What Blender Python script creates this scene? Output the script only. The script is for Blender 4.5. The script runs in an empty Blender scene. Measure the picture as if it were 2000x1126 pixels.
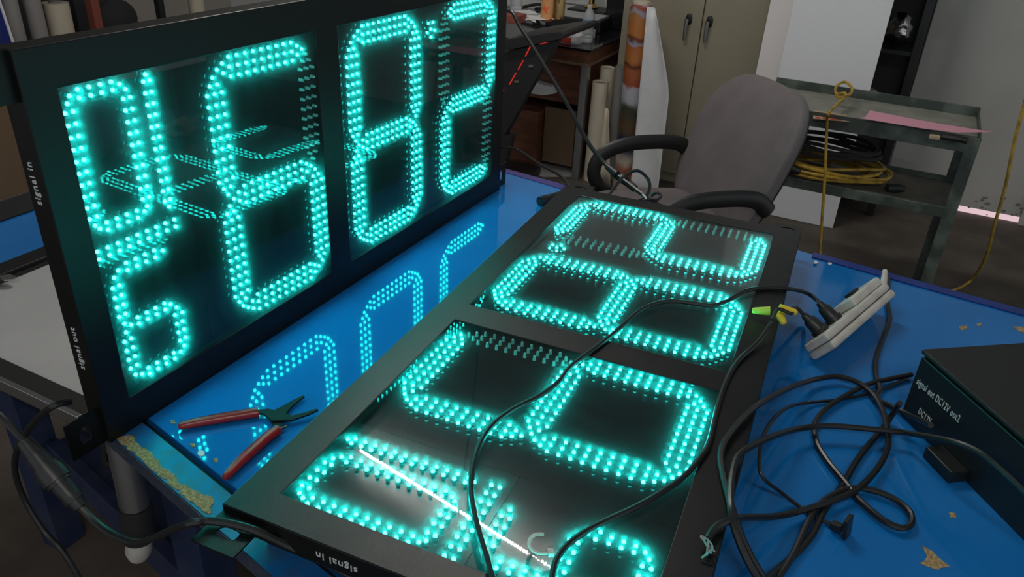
import bpy, math, random
from mathutils import Vector, Matrix
random.seed(7)
C = bpy.context.scene.collection
PI = math.pi
# ------------------------------------------------------------------ camera (fitted to the two identical signs)
T = 0.85                                     # table top height above the floor
F = 1519.6153
CAM = Vector((-0.534779, -0.888054, 0.763118 + T))
YAW, PIT, ROL = 0.4488252, -0.49896182, 0.05373629
_f = Vector((math.cos(YAW)*math.cos(PIT), math.sin(YAW)*math.cos(PIT), math.sin(PIT)))
_r = _f.cross(Vector((0, 0, 1))).normalized(); _u = _r.cross(_f)
RGT = math.cos(ROL)*_r + math.sin(ROL)*_u
UPV = -math.sin(ROL)*_r + math.cos(ROL)*_u
cam_d = bpy.data.cameras.new('camera'); cam = bpy.data.objects.new('camera', cam_d); C.objects.link(cam)
cam_d.sensor_width = 36; cam_d.sensor_fit = 'HORIZONTAL'; cam_d.lens = F/2000*36
cam_d.clip_start = 0.02; cam_d.clip_end = 60
mw = Matrix((RGT, UPV, -_f)).transposed().to_4x4(); mw.translation = CAM
cam.matrix_world = mw
sc = bpy.context.scene; sc.camera = cam
# ------------------------------------------------------------------ world, exposure
sc.view_settings.view_transform = 'Standard'; sc.view_settings.look = 'None'
sc.view_settings.exposure = 0.0; sc.view_settings.gamma = 1.0; sc.view_settings.use_curve_mapping = False
w = bpy.data.worlds.new('world'); sc.world = w; w.use_nodes = True
bg = w.node_tree.nodes['Background']; bg.inputs[0].default_value = (0.92, 0.95, 1.0, 1); bg.inputs[1].default_value = 0.50

# ------------------------------------------------------------------ pixel helpers (a pixel gives only a direction)
def ray(px): return (RGT*((px[0]-1000)/F) - UPV*((px[1]-563)/F) + _f).normalized()
def onz(px, z):
    v = ray(px); return CAM + v*((z-CAM.z)/v.z)
def onx(px, x):
    v = ray(px); return CAM + v*((x-CAM.x)/v.x)
def ony(px, y):
    v = ray(px); return CAM + v*((y-CAM.y)/v.y)
def onplane(px, o, n):
    v = ray(px); return CAM + v*((o-CAM).dot(n)/v.dot(n))
def pixel(P):
    q = P-CAM; dz = q.dot(_f); return (1000+F*q.dot(RGT)/dz, 563-F*q.dot(UPV)/dz, dz)
def catmull(pts, n=6):
    pts = [Vector(p) for p in pts]; out = []
    P = [pts[0]*2-pts[1]] + pts + [pts[-1]*2-pts[-2]]
    for i in range(1, len(P)-2):
        a, b, c, d = P[i-1], P[i], P[i+1], P[i+2]
        for k in range(n):
            t = k/n
            out.append(0.5*((2*b)+(c-a)*t+(2*a-5*b+4*c-d)*t*t+(3*b-a-3*c+d)*t**3))
    out.append(pts[-1]); return out

# ------------------------------------------------------------------ materials
MATS = {}
def mat(name, col, rough=0.5, metal=0.0, spec=0.5, var=None, vscale=20, bump=0, bscale=200, coat=0, emit=None, estr=0, stretch=None, vlo=0.4, vhi=0.65, alpha=None):
    if name in MATS: return MATS[name]
    m = bpy.data.materials.new(name); m.use_nodes = True; nt = m.node_tree; b = nt.nodes['Principled BSDF']
    b.inputs['Base Color'].default_value = (*col, 1); b.inputs['Roughness'].default_value = rough
    b.inputs['Metallic'].default_value = metal; b.inputs['Specular IOR Level'].default_value = spec
    b.inputs['Coat Weight'].default_value = coat
    if coat: b.inputs['Coat Roughness'].default_value = 0.04
    if emit: b.inputs['Emission Color'].default_value = (*emit, 1); b.inputs['Emission Strength'].default_value = estr
    if var or bump:
        tc = nt.nodes.new('ShaderNodeTexCoord'); src = tc.outputs['Object']
        if stretch:
            mp = nt.nodes.new('ShaderNodeMapping'); mp.inputs['Scale'].default_value = stretch
            nt.links.new(src, mp.inputs[0]); src = mp.outputs[0]
    if var:
        n = nt.nodes.new('ShaderNodeTexNoise'); n.inputs['Scale'].default_value = vscale; n.inputs['Detail'].default_value = 6
        r = nt.nodes.new('ShaderNodeValToRGB'); r.color_ramp.elements[0].position = vlo; r.color_ramp.elements[1].position = vhi
        r.color_ramp.elements[0].color = (*col, 1); r.color_ramp.elements[1].color = (*var, 1)
        nt.links.new(src, n.inputs[0]); nt.links.new(n.outputs[0], r.inputs[0]); nt.links.new(r.outputs[0], b.inputs['Base Color'])
    if bump:
        n2 = nt.nodes.new('ShaderNodeTexNoise'); n2.inputs['Scale'].default_value = bscale; n2.inputs['Detail'].default_value = 4
        bp = nt.nodes.new('ShaderNodeBump'); bp.inputs['Strength'].default_value = bump; bp.inputs['Distance'].default_value = 0.002
        nt.links.new(src, n2.inputs[0]); nt.links.new(n2.outputs[0], bp.inputs['Height']); nt.links.new(bp.outputs[0], b.inputs['Normal'])
    MATS[name] = m; return m
def emission(name, col, s):
    m = bpy.data.materials.new(name); m.use_nodes = True; nt = m.node_tree; nt.nodes.clear()
    e = nt.nodes.new('ShaderNodeEmission'); e.inputs[0].default_value = (*col, 1); e.inputs[1].default_value = s
    o = nt.nodes.new('ShaderNodeOutputMaterial'); nt.links.new(e.outputs[0], o.inputs[0]); MATS[name] = m; return m
def clear_pane(name, haze, tint=(1, 1, 1), rough=0.02):
    """acrylic: see-through, mirror reflection by Fresnel, weak translucent scatter that imitates bloom around the LEDs"""
    m = bpy.data.materials.new(name); m.use_nodes = True; nt = m.node_tree; nt.nodes.clear()
    N = nt.nodes.new; L = nt.links.new
    tr = N('ShaderNodeBsdfTransparent'); tr.inputs[0].default_value = (*tint, 1)
    tl = N('ShaderNodeBsdfTranslucent'); tl.inputs[0].default_value = (0.8, 0.85, 0.85, 1)  # scatter put into the pane to imitate the LED bloom
    gl = N('ShaderNodeBsdfGlossy'); gl.inputs['Roughness'].default_value = rough
    lw = N('ShaderNodeLayerWeight'); lw.inputs[0].default_value = .5
    pw = N('ShaderNodeMath'); pw.operation = 'POWER'; pw.inputs[1].default_value = 5; L(lw.outputs['Facing'], pw.inputs[0])
    fr = N('ShaderNodeMath'); fr.operation = 'MULTIPLY_ADD'; fr.inputs[1].default_value = .96; fr.inputs[2].default_value = .022; L(pw.outputs[0], fr.inputs[0])
    m1 = N('ShaderNodeMixShader'); m2 = N('ShaderNodeMixShader'); o = N('ShaderNodeOutputMaterial')
    tc = N('ShaderNodeTexCoord'); mp = N('ShaderNodeMapping'); mp.inputs['Scale'].default_value = (14, 3, 3)
    ns = N('ShaderNodeTexNoise'); ns.inputs['Scale'].default_value = 3; ns.inputs['Detail'].default_value = 7
    mr = N('ShaderNodeMapRange'); mr.inputs[1].default_value = .35; mr.inputs[2].default_value = .7; mr.inputs[3].default_value = haze*.7; mr.inputs[4].default_value = haze*1.5
    L(tc.outputs['Object'], mp.inputs[0]); L(mp.outputs[0], ns.inputs[0]); L(ns.outputs[0], mr.inputs[0]); L(mr.outputs[0], m1.inputs[0])
    L(tr.outputs[0], m1.inputs[1]); L(tl.outputs[0], m1.inputs[2])
    L(fr.outputs[0], m2.inputs[0]); L(m1.outputs[0], m2.inputs[1]); L(gl.outputs[0], m2.inputs[2]); L(m2.outputs[0], o.inputs[0])
    MATS[name] = m; return m

LEDC = (0.013, 1.0, 0.89)
emission('led_tip', LEDC, 40.0)
emission('led_body', (0.0, 0.42, 0.37), 0.30)
mat('led_off', (0.16, 0.42, 0.40), 0.2, spec=0.6)
clear_pane('pane', 0.056, rough=0.0)
mat('frame_black', (0.006, 0.007, 0.007), 0.36, spec=0.27, bump=.12, bscale=900)
mat('board_black', (0.007, 0.011, 0.012), 0.12, spec=0.10, bump=.012, bscale=120, stretch=(30, 1, 1))
mat('gland_black', (0.030, 0.032, 0.033), 0.30)
mat('black_plastic', (0.012, 0.013, 0.014), 0.38)
mat('black_rubber', (0.024, 0.025, 0.026), 0.40)
mat('dark_cable', (0.014, 0.015, 0.016), 0.36)
mat('white_print', (0.62, 0.66, 0.66), 0.6)
mat('steel', (0.45, 0.46, 0.47), 0.35, metal=1)
mat('zinc', (0.55, 0.56, 0.56), 0.35, spec=.7)
mat('bright_steel', (0.75, 0.76, 0.77), 0.2, metal=1)
mat('dark_steel', (0.020, 0.022, 0.022), 0.42, metal=.3)
mat('tool_black', (0.007, 0.008, 0.008), 0.55, spec=0.2)
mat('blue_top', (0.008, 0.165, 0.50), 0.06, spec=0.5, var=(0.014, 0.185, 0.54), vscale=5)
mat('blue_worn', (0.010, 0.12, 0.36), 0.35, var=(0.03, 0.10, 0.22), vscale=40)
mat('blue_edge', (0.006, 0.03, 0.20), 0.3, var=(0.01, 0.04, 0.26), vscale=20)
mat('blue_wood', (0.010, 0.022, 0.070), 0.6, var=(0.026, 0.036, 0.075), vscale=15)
mat('raw_edge', (0.02, 0.035, 0.075), 0.9, var=(0.05, 0.055, 0.07), vscale=160, bump=.6, bscale=300)
mat('chipboard', (0.30, 0.19, 0.085), 0.95, var=(0.55, 0.40, 0.21), vscale=260, bump=1, bscale=420)
mat('red_grip', (0.36, 0.018, 0.020), 0.32, var=(0.25, 0.02, 0.022), vscale=60)
mat('white_plastic', (0.60, 0.58, 0.54), 0.45, var=(0.50, 0.47, 0.42), vscale=25)
mat('yellow_nut', (0.85, 0.62, 0.04), 0.4)
mat('lime_nut', (0.55, 0.72, 0.08), 0.4)
mat('yellow_cord', (0.50, 0.32, 0.035), 0.5, var=(0.28, 0.17, 0.02), vscale=30)
mat('box_black', (0.014, 0.016, 0.017), 0.35, bump=.1, bscale=700)
mat('lid_black', (0.011, 0.011, 0.012), 0.6, bump=.3, bscale=900)
mat('floor_brown', (0.080, 0.064, 0.050), 0.75, var=(0.12, 0.098, 0.078), vscale=6, bump=.2, bscale=60)
mat('wall_white', (0.72, 0.72, 0.71), 0.8)
mat('door_grey', (0.42, 0.415, 0.39), 0.7, var=(0.455, 0.45, 0.42), vscale=3)
mat('door_dirt', (0.20, 0.185, 0.165), 0.9)
mat('ceiling_white', (0.5, 0.5, 0.5), 0.9)
mat('beige_steel', (0.285, 0.255, 0.185), 0.5, var=(0.30, 0.268, 0.195), vscale=4)
mat('board_white', (0.80, 0.81, 0.84), 0.6)
mat('board_warm', (0.80, 0.765, 0.75), 0.6)
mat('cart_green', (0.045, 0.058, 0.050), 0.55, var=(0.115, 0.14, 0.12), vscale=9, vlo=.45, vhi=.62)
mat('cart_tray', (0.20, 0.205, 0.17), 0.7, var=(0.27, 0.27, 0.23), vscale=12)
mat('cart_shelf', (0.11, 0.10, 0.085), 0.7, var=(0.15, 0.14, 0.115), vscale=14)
mat('pink_paper', (0.72, 0.33, 0.43), 0.7)
mat('tan_card', (0.48, 0.34, 0.22), 0.8)
mat('red_print', (0.5, 0.05, 0.03), 0.7)
mat('chair_cloth', (0.150, 0.132, 0.134), 0.95, var=(0.185, 0.158, 0.162), vscale=6, bump=.5, bscale=500)
mat('chair_plastic', (0.013, 0.014, 0.014), 0.45)
mat('cream_paper', (0.62, 0.55, 0.43), 0.7)
mat('grey_card', (0.22, 0.21, 0.20), 0.8)
mat('banner_white', (0.74, 0.745, 0.76), 0.5, var=(0.66, 0.67, 0.69), vscale=8)
mat('desk_wood', (0.12, 0.044, 0.024), 0.4, var=(0.19, 0.075, 0.04), vscale=5, stretch=(1, 1, 8))
mat('desk_top', (0.012, 0.012, 0.013), 0.1)
mat('desk_trim', (0.20, 0.13, 0.08), 0.5)
mat('dark_panel', (0.022, 0.022, 0.023), 0.45)
mat('grey_panel', (0.48, 0.485, 0.485), 0.4, var=(0.53, 0.535, 0.535), vscale=5)
mat('aluminium', (0.62, 0.63, 0.64), 0.3, metal=1)
mat('paper', (0.75, 0.75, 0.76), 0.8)
mat('brass', (0.55, 0.36, 0.10), 0.25, metal=1)
mat('can_orange', (0.62, 0.30, 0.11), 0.35, var=(0.70, 0.12, 0.03), vscale=14, vlo=.5, vhi=.52)
mat('can_gold', (0.42, 0.29, 0.12), 0.35, metal=.6, var=(0.10, 0.06, 0.03), vscale=16, vlo=.52, vhi=.56)
mat('red_plastic', (0.62, 0.03, 0.025), 0.4)
mat('clear_plastic', (0.75, 0.78, 0.80), 0.08, spec=.6)
b_ = MATS['clear_plastic'].node_tree.nodes['Principled BSDF']; b_.inputs['Transmission Weight'].default_value = .55; b_.inputs['IOR'].default_value = 1.2
mat('label_blue', (0.12, 0.30, 0.62), 0.5, var=(0.75, 0.78, 0.82), vscale=30, vlo=.55, vhi=.6)
mat('purple_tape', (0.060, 0.045, 0.22), 0.5)
mat('sign_blue', (0.008, 0.018, 0.15), 0.4)
mat('roll_grey', (0.32, 0.30, 0.29), 0.7)
mat('rust', (0.26, 0.07, 0.045), 0.7)
mat('shiny_foil', (0.5, 0.5, 0.5), 0.15, metal=1, bump=1, bscale=60)
mat('cream_wall', (0.45, 0.42, 0.37), 0.8)
mat('brown_card', (0.16, 0.105, 0.06), 0.8)
mat('dark_cloth', (0.03, 0.03, 0.032), 0.9)
emission('tube_light', (1.0, 0.96, 0.90), 980.0)
emission('red_glow', (1.0, 0.05, 0.035), 0.55)
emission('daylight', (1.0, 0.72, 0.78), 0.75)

# ------------------------------------------------------------------ mesh helpers
ORG = {}
class MB:
    def __init__(s): s.v = []; s.f = []; s.mi = []; s.cur = 0
    def add(s, vs, fs):
        o = len(s.v); s.v += [Vector(v) for v in vs]
        for f in fs: s.f.append([i+o for i in f]); s.mi.append(s.cur)
        return s
    def box(s, lo, hi, M=None):
        x0, y0, z0 = lo; x1, y1, z1 = hi
        vs = [(x0,y0,z0),(x1,y0,z0),(x1,y1,z0),(x0,y1,z0),(x0,y0,z1),(x1,y0,z1),(x1,y1,z1),(x0,y1,z1)]
        if M is not None: vs = [M @ Vector(v) for v in vs]
        return s.add(vs, [(3,2,1,0),(4,5,6,7),(0,1,5,4),(1,2,6,5),(2,3,7,6),(3,0,4,7)])
    def bar(s, a, b, wx, wy, up=(0, 0, 1)):
        a = Vector(a); b = Vector(b); d = (b-a).normalized(); up = Vector(up)
        if abs(d.dot(up)) > .98: up = Vector((1, 0, 0))
        x = d.cross(up).normalized(); y = x.cross(d)
        vs = [p + x*i*wx/2 + y*j*wy/2 for p in (a, b) for i, j in ((-1,-1),(1,-1),(1,1),(-1,1))]
        return s.add(vs, [(3,2,1,0),(4,5,6,7),(0,1,5,4),(1,2,6,5),(2,3,7,6),(3,0,4,7)])
    def tube(s, pts, r, n=10, caps=True, sy=1.0, up=None):
        pts = [Vector(p) for p in pts]; k = len(pts)
        rs = r if isinstance(r, (list, tuple)) else [r]*k
        t = (pts[1]-pts[0]).normalized(); ref = Vector(up) if up else (Vector((0,0,1)) if abs(t.z) < .9 else Vector((1,0,0)))
        x = t.cross(ref).normalized(); o = len(s.v); vs = []; fs = []
        for i, p in enumerate(pts):
            t = (pts[min(i+1,k-1)]-pts[max(i-1,0)]).normalized()
            x = (x - t*x.dot(t)).normalized(); y = x.cross(t)
            for j in range(n):
                a = 2*PI*j/n; vs.append(p + x*math.cos(a)*rs[i] + y*math.sin(a)*rs[i]*sy)
        for i in range(k-1):
            for j in range(n):
                a = i*n+j; b = i*n+(j+1)%n; fs.append((a, a+n, b+n, b))
        if caps: fs.append(list(range(n))); fs.append(list(range(k*n-1, (k-1)*n-1, -1)))
        return s.add(vs, fs)
    def lathe(s, prof, o, ax=(0,0,1), n=16):
        ax = Vector(ax).normalized(); o = Vector(o)
        return s.tube([o+ax*h for r, h in prof], [max(r, 1e-5) for r, h in prof], n)
    def prism(s, poly, d):
        """poly: list of 3-D points (planar), extruded by vector d"""
        poly = [Vector(p) for p in poly]; d = Vector(d); n = len(poly)
        nrm = Vector((0,0,0))
        for i in range(n): nrm += poly[i].cross(poly[(i+1) % n])
        if nrm.dot(d) < 0: poly = poly[::-1]
        return s.add(poly+[p+d for p in poly], [list(range(n-1,-1,-1)), list(range(n,2*n))]+[(i,(i+1)%n,(i+1)%n+n,i+n) for i in range(n)])
    def superq(s, c, ax, e1, e2, nu=16, nv=28, fn=None):
        c = Vector(c); X, Y, Z = [Vector(a) for a in ax]
        g = lambda v, e: math.copysign(abs(v)**e, v)
        vs = []; fs = []
        for i in range(nu+1):
            p = -PI/2+PI*i/nu
            for j in range(nv):
                q = 2*PI*j/nv
                a, b, k = g(math.cos(p),e1)*g(math.cos(q),e2), g(math.cos(p),e1)*g(math.sin(q),e2), g(math.sin(p),e1)
                if fn: a, b, k = fn(a, b, k)
                vs.append(c+X*a+Y*b+Z*k)
        for i in range(nu):
            for j in range(nv): fs.append((i*nv+j, i*nv+(j+1)%nv, (i+1)*nv+(j+1)%nv, (i+1)*nv+j))
        return s.add(vs, fs)
    def build(s, name, m, parent=None, smooth=False, bevel=0, local=False, seg=2):
        me = bpy.data.meshes.new(name)
        off = Vector((0,0,0))
        if parent is not None and not local: off = ORG.get(parent.name, off)
        me.from_pydata([v-off for v in s.v], [], s.f)
        for mm in (m if isinstance(m, (list, tuple)) else [m]): me.materials.append(MATS[mm])
        if any(s.mi):
            for p, i in zip(me.polygons, s.mi): p.material_index = i
        if smooth:
            me.polygons.foreach_set('use_smooth', [True]*len(me.polygons)); me.set_sharp_from_angle(angle=math.radians(42))
        me.update()
        o = bpy.data.objects.new(name, me); C.objects.link(o); o.parent = parent
        if parent is not None: ORG[o.name] = ORG.get(parent.name, Vector((0,0,0))) if not local else Vector((0,0,0))
        if bevel:
            bv = o.modifiers.new('bevel', 'BEVEL'); bv.width = bevel; bv.segments = seg; bv.limit_method = 'ANGLE'
        return o
def tag(o, label, cat, group=None, kind=None):
    if label: o['label'] = label
    if cat: o['category'] = cat
    if group: o['group'] = group
    if kind: o['kind'] = kind
    return o
def thing(name, label, cat, loc=(0,0,0), group=None, matrix=None):
    o = bpy.data.objects.new(name, None); C.objects.link(o); o.empty_display_size = .05
    if matrix is not None: o.matrix_world = matrix; ORG[o.name] = Vector((0,0,0))
    else: o.location = loc; ORG[o.name] = Vector(loc)
    return tag(o, label, cat, group)
def struct(o): o['kind'] = 'structure'; return o
def lettering(txt, size, origin, right, up, parent, m='white_print', local=True, name='lettering', sx=1.0, shear=0.0):
    cu = bpy.data.curves.new('lettering', 'FONT'); cu.body = txt; cu.size = size; cu.extrude = 0.0004; cu.resolution_u = 3; cu.shear = shear
    cu.space_character = 1.15
    to = bpy.data.objects.new('lettering_tmp', cu); C.objects.link(to)
    bpy.context.view_layer.update()
    me = bpy.data.meshes.new_from_object(to.evaluated_get(bpy.context.evaluated_depsgraph_get()))
    C.objects.unlink(to); bpy.data.objects.remove(to)
    R_ = Vector(right).normalized(); U_ = Vector(up).normalized(); N_ = R_.cross(U_)
    M = Matrix((R_*sx, U_, N_)).transposed().to_4x4(); off = ORG.get(parent.name, Vector((0,0,0)))
    M.translation = Vector(origin) - (Vector((0,0,0)) if local else off)
    me.transform(M); me.materials.clear(); me.materials.append(MATS[m])
    o = bpy.data.objects.new(name, me); C.objects.link(o); o.parent = parent; return o
def slot_plate(mb, cx, cy, hx, hy, sx, sy, z0, z1, n=32):
    """rectangular plate with a rounded slot, thickness z0..z1 (local xy plane)"""
    O = []; I = []
    for k in range(n):
        a = 2*PI*(k+.5)/n; c, s_ = math.cos(a), math.sin(a)
        q = min(hx/abs(c) if abs(c) > 1e-6 else 9, hy/abs(s_) if abs(s_) > 1e-6 else 9)
        O.append((cx+c*q, cy+s_*q)); I.append((cx+sx*math.copysign(abs(c)**.7, c), cy+sy*math.copysign(abs(s_)**.7, s_)))
    # snap the nearest outer points to the corners
    for X, Y in ((hx,hy),(-hx,hy),(-hx,-hy),(hx,-hy)):
        j = min(range(n), key=lambda i: (O[i][0]-cx-X)**2+(O[i][1]-cy-Y)**2); O[j] = (cx+X, cy+Y)
    vs = [(*p, z) for z in (z0, z1) for ring in (O, I) for p in ring]; fs = []
    for k in range(n):
        j = (k+1) % n
        fs += [(k, n+k, n+j, j), (2*n+k, 2*n+j, 3*n+j, 3*n+k), (k, j, 2*n+j, 2*n+k), (n+k, 3*n+k, 3*n+j, n+j)]
    mb.add(vs, fs); return mb

# ================================================================== the room
b = MB().box((-3.5, -4.5, -.1), (4.7, 4.6, 0)); struct(b.build('floor', 'floor_brown'))
b = MB().box((4.62, -4.5, 0), (4.72, 4.6, 3.0)); struct(b.build('wall_back', 'wall_white'))
b = MB().box((-3.5, 4.4, 0), (4.62, 4.5, 3.0)); struct(b.build('wall_left', 'cream_wall'))
b = MB().box((-3.5, -4.5, 3.0), (4.7, 4.6, 3.1)); struct(b.build('ceiling', 'ceiling_white'))
# the big grey door panel at the right, a glowing strip beneath it as leaking daylight
b = MB().box((4.30, -4.4, .035), (4.345, -.93, 2.95)); dr = struct(b.build('door_1', 'door_grey', bevel=.004))
b = MB()
for i in range(16):
    p = onx((1880+random.random()*120, 385+random.random()*35), 4.299); r_ = .003+random.random()*.008
    b.prism([p+Vector((0, r_*1.6*math.cos(a)*(.6+.6*random.random()), r_*math.sin(a)*(.6+.6*random.random()))) for a in [k*PI/4 for k in range(8)]], (-.001, 0, 0))
o = b.build('dirt', 'door_dirt', dr); o['kind'] = 'stuff'
b = MB().box((4.31, -4.4, 0.0005), (4.34, -.93, .034)); struct(b.build('daylight_strip', 'daylight'))  # emissive strip stands in for daylight in the door gap
p = onx((1992, 425), 4.29)
b = MB().box((4.27, -4.4, 0.0), (4.30, p.y, .16)); struct(b.build('trim_2', 'door_grey', bevel=.003))
# white block wall courses behind the desk: blocks built where they show
wl = bpy.data.objects['wall_back']
for row in range(7):
    for col in range(7):
        y0 = .55+col*.405+(.2 if row % 2 else 0); z0 = .80+row*.203
        if y0+.40 > 3.3: continue
        MB().box((4.606, y0, z0), (4.622, y0+.397, z0+.195)).build('block', 'wall_white', wl, bevel=.004)
# ceiling tube light whose reflection crosses the near pane
tl = thing('tube_light', 'bare LED tube light under the ceiling above the bench', 'lamp', (1.85, .53, 2.95))
A_, B_ = Vector((1.95, 1.14, 2.935)), Vector((1.74, -.08, 2.935))
MB().bar(A_+Vector((0,0,.035)), B_+Vector((0,0,.035)), .05, .06).build('fixture', 'white_plastic', tl, bevel=.004)
b = MB()
for k in range(74):
    p = A_.lerp(B_, (k+.5)/74); d = (B_-A_).normalized()
    b.bar(p-d*.0042, p+d*.0042, .009, .004)
o = b.build('diode_row', 'tube_light', tl); o['kind'] = 'stuff'
for e in (A_, B_): MB().box(e-Vector((.02,.012,.02)), e+Vector((.02,.012,.01))).build('end_cap', 'white_plastic', tl)
fill_tl = thing('tube_light', 'added unseen LED tube light behind the camera, filling the room', 'lamp', (-1.4, -1.6, 2.95))  # added lamp out of view, evens out the room light
A2, B2 = Vector((-1.4, -2.2, 2.935)), Vector((-1.4, -1.0, 2.935))
MB().bar(A2+Vector((0,0,.035)), B2+Vector((0,0,.035)), .05, .06).build('fixture', 'white_plastic', fill_tl, bevel=.004)
b = MB()
for k in range(74):
    p = A2.lerp(B2, (k+.5)/74); b.bar(p-Vector((0,.0055,0)), p+Vector((0,.0055,0)), .0035, .004)
o = b.build('diode_row', 'tube_light', fill_tl); o['kind'] = 'stuff'

# ================================================================== blue workbench
def near_x(y, off=0): return .009 + .209*y + off*1.02
def far_x(y): return 1.337 + .110*y
wb = thing('workbench', 'blue glossy workbench under the two lit price signs, chipped along its near edge', 'workbench', (.6, -.7, 0))
Y0, Y1 = -1.75, .085
def strip(o0, o1, z0, z1):
    return [Vector((near_x(Y0, o0), Y0, z0)), Vector((near_x(Y1, o0), Y1, z0)), Vector((near_x(Y1, o1), Y1, z0)), Vector((near_x(Y0, o1), Y0, z0))]
b = MB().prism([(near_x(Y0, .057), Y0, T-.028), (near_x(Y1, .057), Y1, T-.028), (far_x(Y1), Y1, T-.028), (far_x(Y0), Y0, T-.028)], (0,0,.028))
b.build('tabletop', 'blue_top', wb, bevel=.0012)
MB().prism(strip(.046, .059, T-.028, 0), (0,0,.014)).build('groove', 'black_plastic', wb)
MB().prism(strip(0.0005, .046, T-.024, 0), (0,0,.0235)).build('edge_board', 'blue_worn', wb)
MB().prism(strip(-.002, .0004, T-.026, 0), (0,0,.0245)).build('raw_edge', 'raw_edge', wb)
b = MB().prism([(far_x(Y0)-.022, Y0, T-.03), (far_x(-.80)-.022, -.80, T-.03), (far_x(-.80)+.006, -.80, T-.03), (far_x(Y0)+.006, Y0, T-.03)], (0,0,.0335))
b.build('edge_strip', 'blue_edge', wb, bevel=.001)
b = MB().prism([(far_x(-.2)-.03, -.20, T), (far_x(.08)-.02, .08, T), (far_x(.08)+.005, .08, T), (far_x(-.2)+.005, -.20, T)], (0,0,.0015))
b.build('edge_tape', 'purple_tape', wb)
# frame, legs, lower shelf
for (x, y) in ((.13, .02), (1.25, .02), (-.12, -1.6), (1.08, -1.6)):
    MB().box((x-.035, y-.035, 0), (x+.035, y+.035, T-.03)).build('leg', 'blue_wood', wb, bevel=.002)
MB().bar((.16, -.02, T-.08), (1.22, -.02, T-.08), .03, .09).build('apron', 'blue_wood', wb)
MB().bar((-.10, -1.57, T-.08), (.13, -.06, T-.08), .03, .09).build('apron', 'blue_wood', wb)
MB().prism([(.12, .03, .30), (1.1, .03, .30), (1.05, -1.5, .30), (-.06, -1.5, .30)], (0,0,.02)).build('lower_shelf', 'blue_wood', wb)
# patches where the blue surface is gone
def patch(px_pts, z, name='bare_patch', m='chipboard', jit=.0022, th=.0010, parent=wb):
    P = [onz(p, z) for p in px_pts]; out = []
    for i, a in enumerate(P):
        c = P[(i+1) % len(P)]; k = max(2, int((c-a).length/.006))
        for j in range(k): q = a.lerp(c, j/k); out.append(q+Vector((random.uniform(-jit, jit), random.uniform(-jit, jit), 0)))
    return MB().prism(out, (0,0,th)).build(name, m, parent)
patch([(222,853),(262,851),(266,866),(292,880),(310,898),(312,910),(330,918),(345,930),(349,940),(375,955),(392,962),(412,968),(417,980),(408,990),(414,1001),(405,1004)], T-.0004)
patch([(1796,1100),(1812,1085),(1800,1066),(1822,1078),(1838,1095),(1854,1105),(1832,1112),(1815,1108)], T, jit=.0015)
patch([(1852,1000),(1864,1002),(1868,1012),(1856,1010)], T, jit=.001)
patch([(1872,638),(1888,636),(1890,642),(1876,645)], T, jit=.001); patch([(1978,638),(2000,638),(2005,650),(1990,648)], T, jit=.001)
for c in ((338,824),(376,870),(421,899),(1912,634)):
    patch([(c[0]-5,c[1]-3),(c[0]+4,c[1]-4),(c[0]+5,c[1]+2),(c[0]-3,c[1]+3)], T, jit=.001)
for c, r_ in (((393,885),7),((1619,508),4),((1621,514),4),((1593,512),4)):
    patch([(c[0]+r_*math.cos(a), c[1]+r_*.8*math.sin(a)) for a in [k*PI/6 for k in range(12)]], T+(.0036 if c[0] > 1000 and c[0] < 1610 else .0), 'paint_dot', 'paper', jit=0.0003)

# ================================================================== the two signs
W_, H_, D_ = 1.2, 0.55594, 0.0358
P0, P1, A0, A1, B0, B1 = .0515, .5022, .0455, .6337, .6919, 1.1555
LEDTOP, BOARD = .0052, .0142
# LED layout in sign coordinates (s along the reading direction, t upwards): (s, t, lit)
RS, PT = .01435, .0169
def seg_h(cs, ct):
    L = [(cs+s*.0922, ct) for s in (-1, 1)]+[(cs+s*.0808, ct+q*RS/2) for s in (-1, 1) for q in (-1, 1)]
    return L+[(cs+(k-4)*PT, ct+q*RS) for k in range(9) for q in (-1, 0, 1)]
def seg_v(cs, lo):
    L = [(cs, lo), (cs, lo+.1812)]+[(cs+q*RS/2, lo+z) for q in (-1, 1) for z in (.0112, .170)]
    return L+[(cs+q*RS, lo+.0238+k*.01668) for k in range(9) for q in (-1, 0, 1)]
def digit(cs, on):
    S = {'d': seg_h(cs, .0765), 'g': seg_h(cs, .278), 'a': seg_h(cs, .4765), 'e': seg_v(cs-.1025, .0862), 'c': seg_v(cs+.1025, .0862), 'f': seg_v(cs-.1025, .287), 'b': seg_v(cs+.1025, .287)}
    return [(s, t, k in on) for k, L in S.items() for s, t in L]
LED = []                                      # (s, t, lit, board)
for cs, on, bd in ((.166, 'abged', 0), (.488, 'abcdefg', 1), (.812, 'abcdfg', 2)):
    LED += [(s, t, l, bd) for s, t, l in digit(cs, on)]
LED += [(s, t, True, 1) for s, t in ((.335,.087),(.3175,.087),(.3255,.0995),(.311,.104),(.340,.1045),(.3255,.1155))]
fr = []
for k in range(10):                           # 0
    t = .0842+k*.01553
    fr += [(s, t) for s in (1.1488, 1.138, 1.066, 1.0554)]
fr += [(s, t) for s in (1.1262, 1.1103, 1.0946, 1.0787) for t in (.0597, .0701, .2367, .2473)]
fr += [(1.1384,.065),(1.1433,.0735),(1.0675,.0647),(1.0602,.0729),(1.1433,.2349),(1.1376,.2414),(1.061,.2361),(1.0667,.2418)]
for k in range(12): fr += [(1.0313, .0689+k*.01546), (1.0216, .0689+k*.01546)]      # 1
fr += [(1.0265, .0603), (1.0256, .2491)]
for k in range(9): fr += [(1.1484-k*.01594, .2709), (1.148-k*.01594, .2824)]        # bar
FR0 = len(fr)
nine = []
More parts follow.
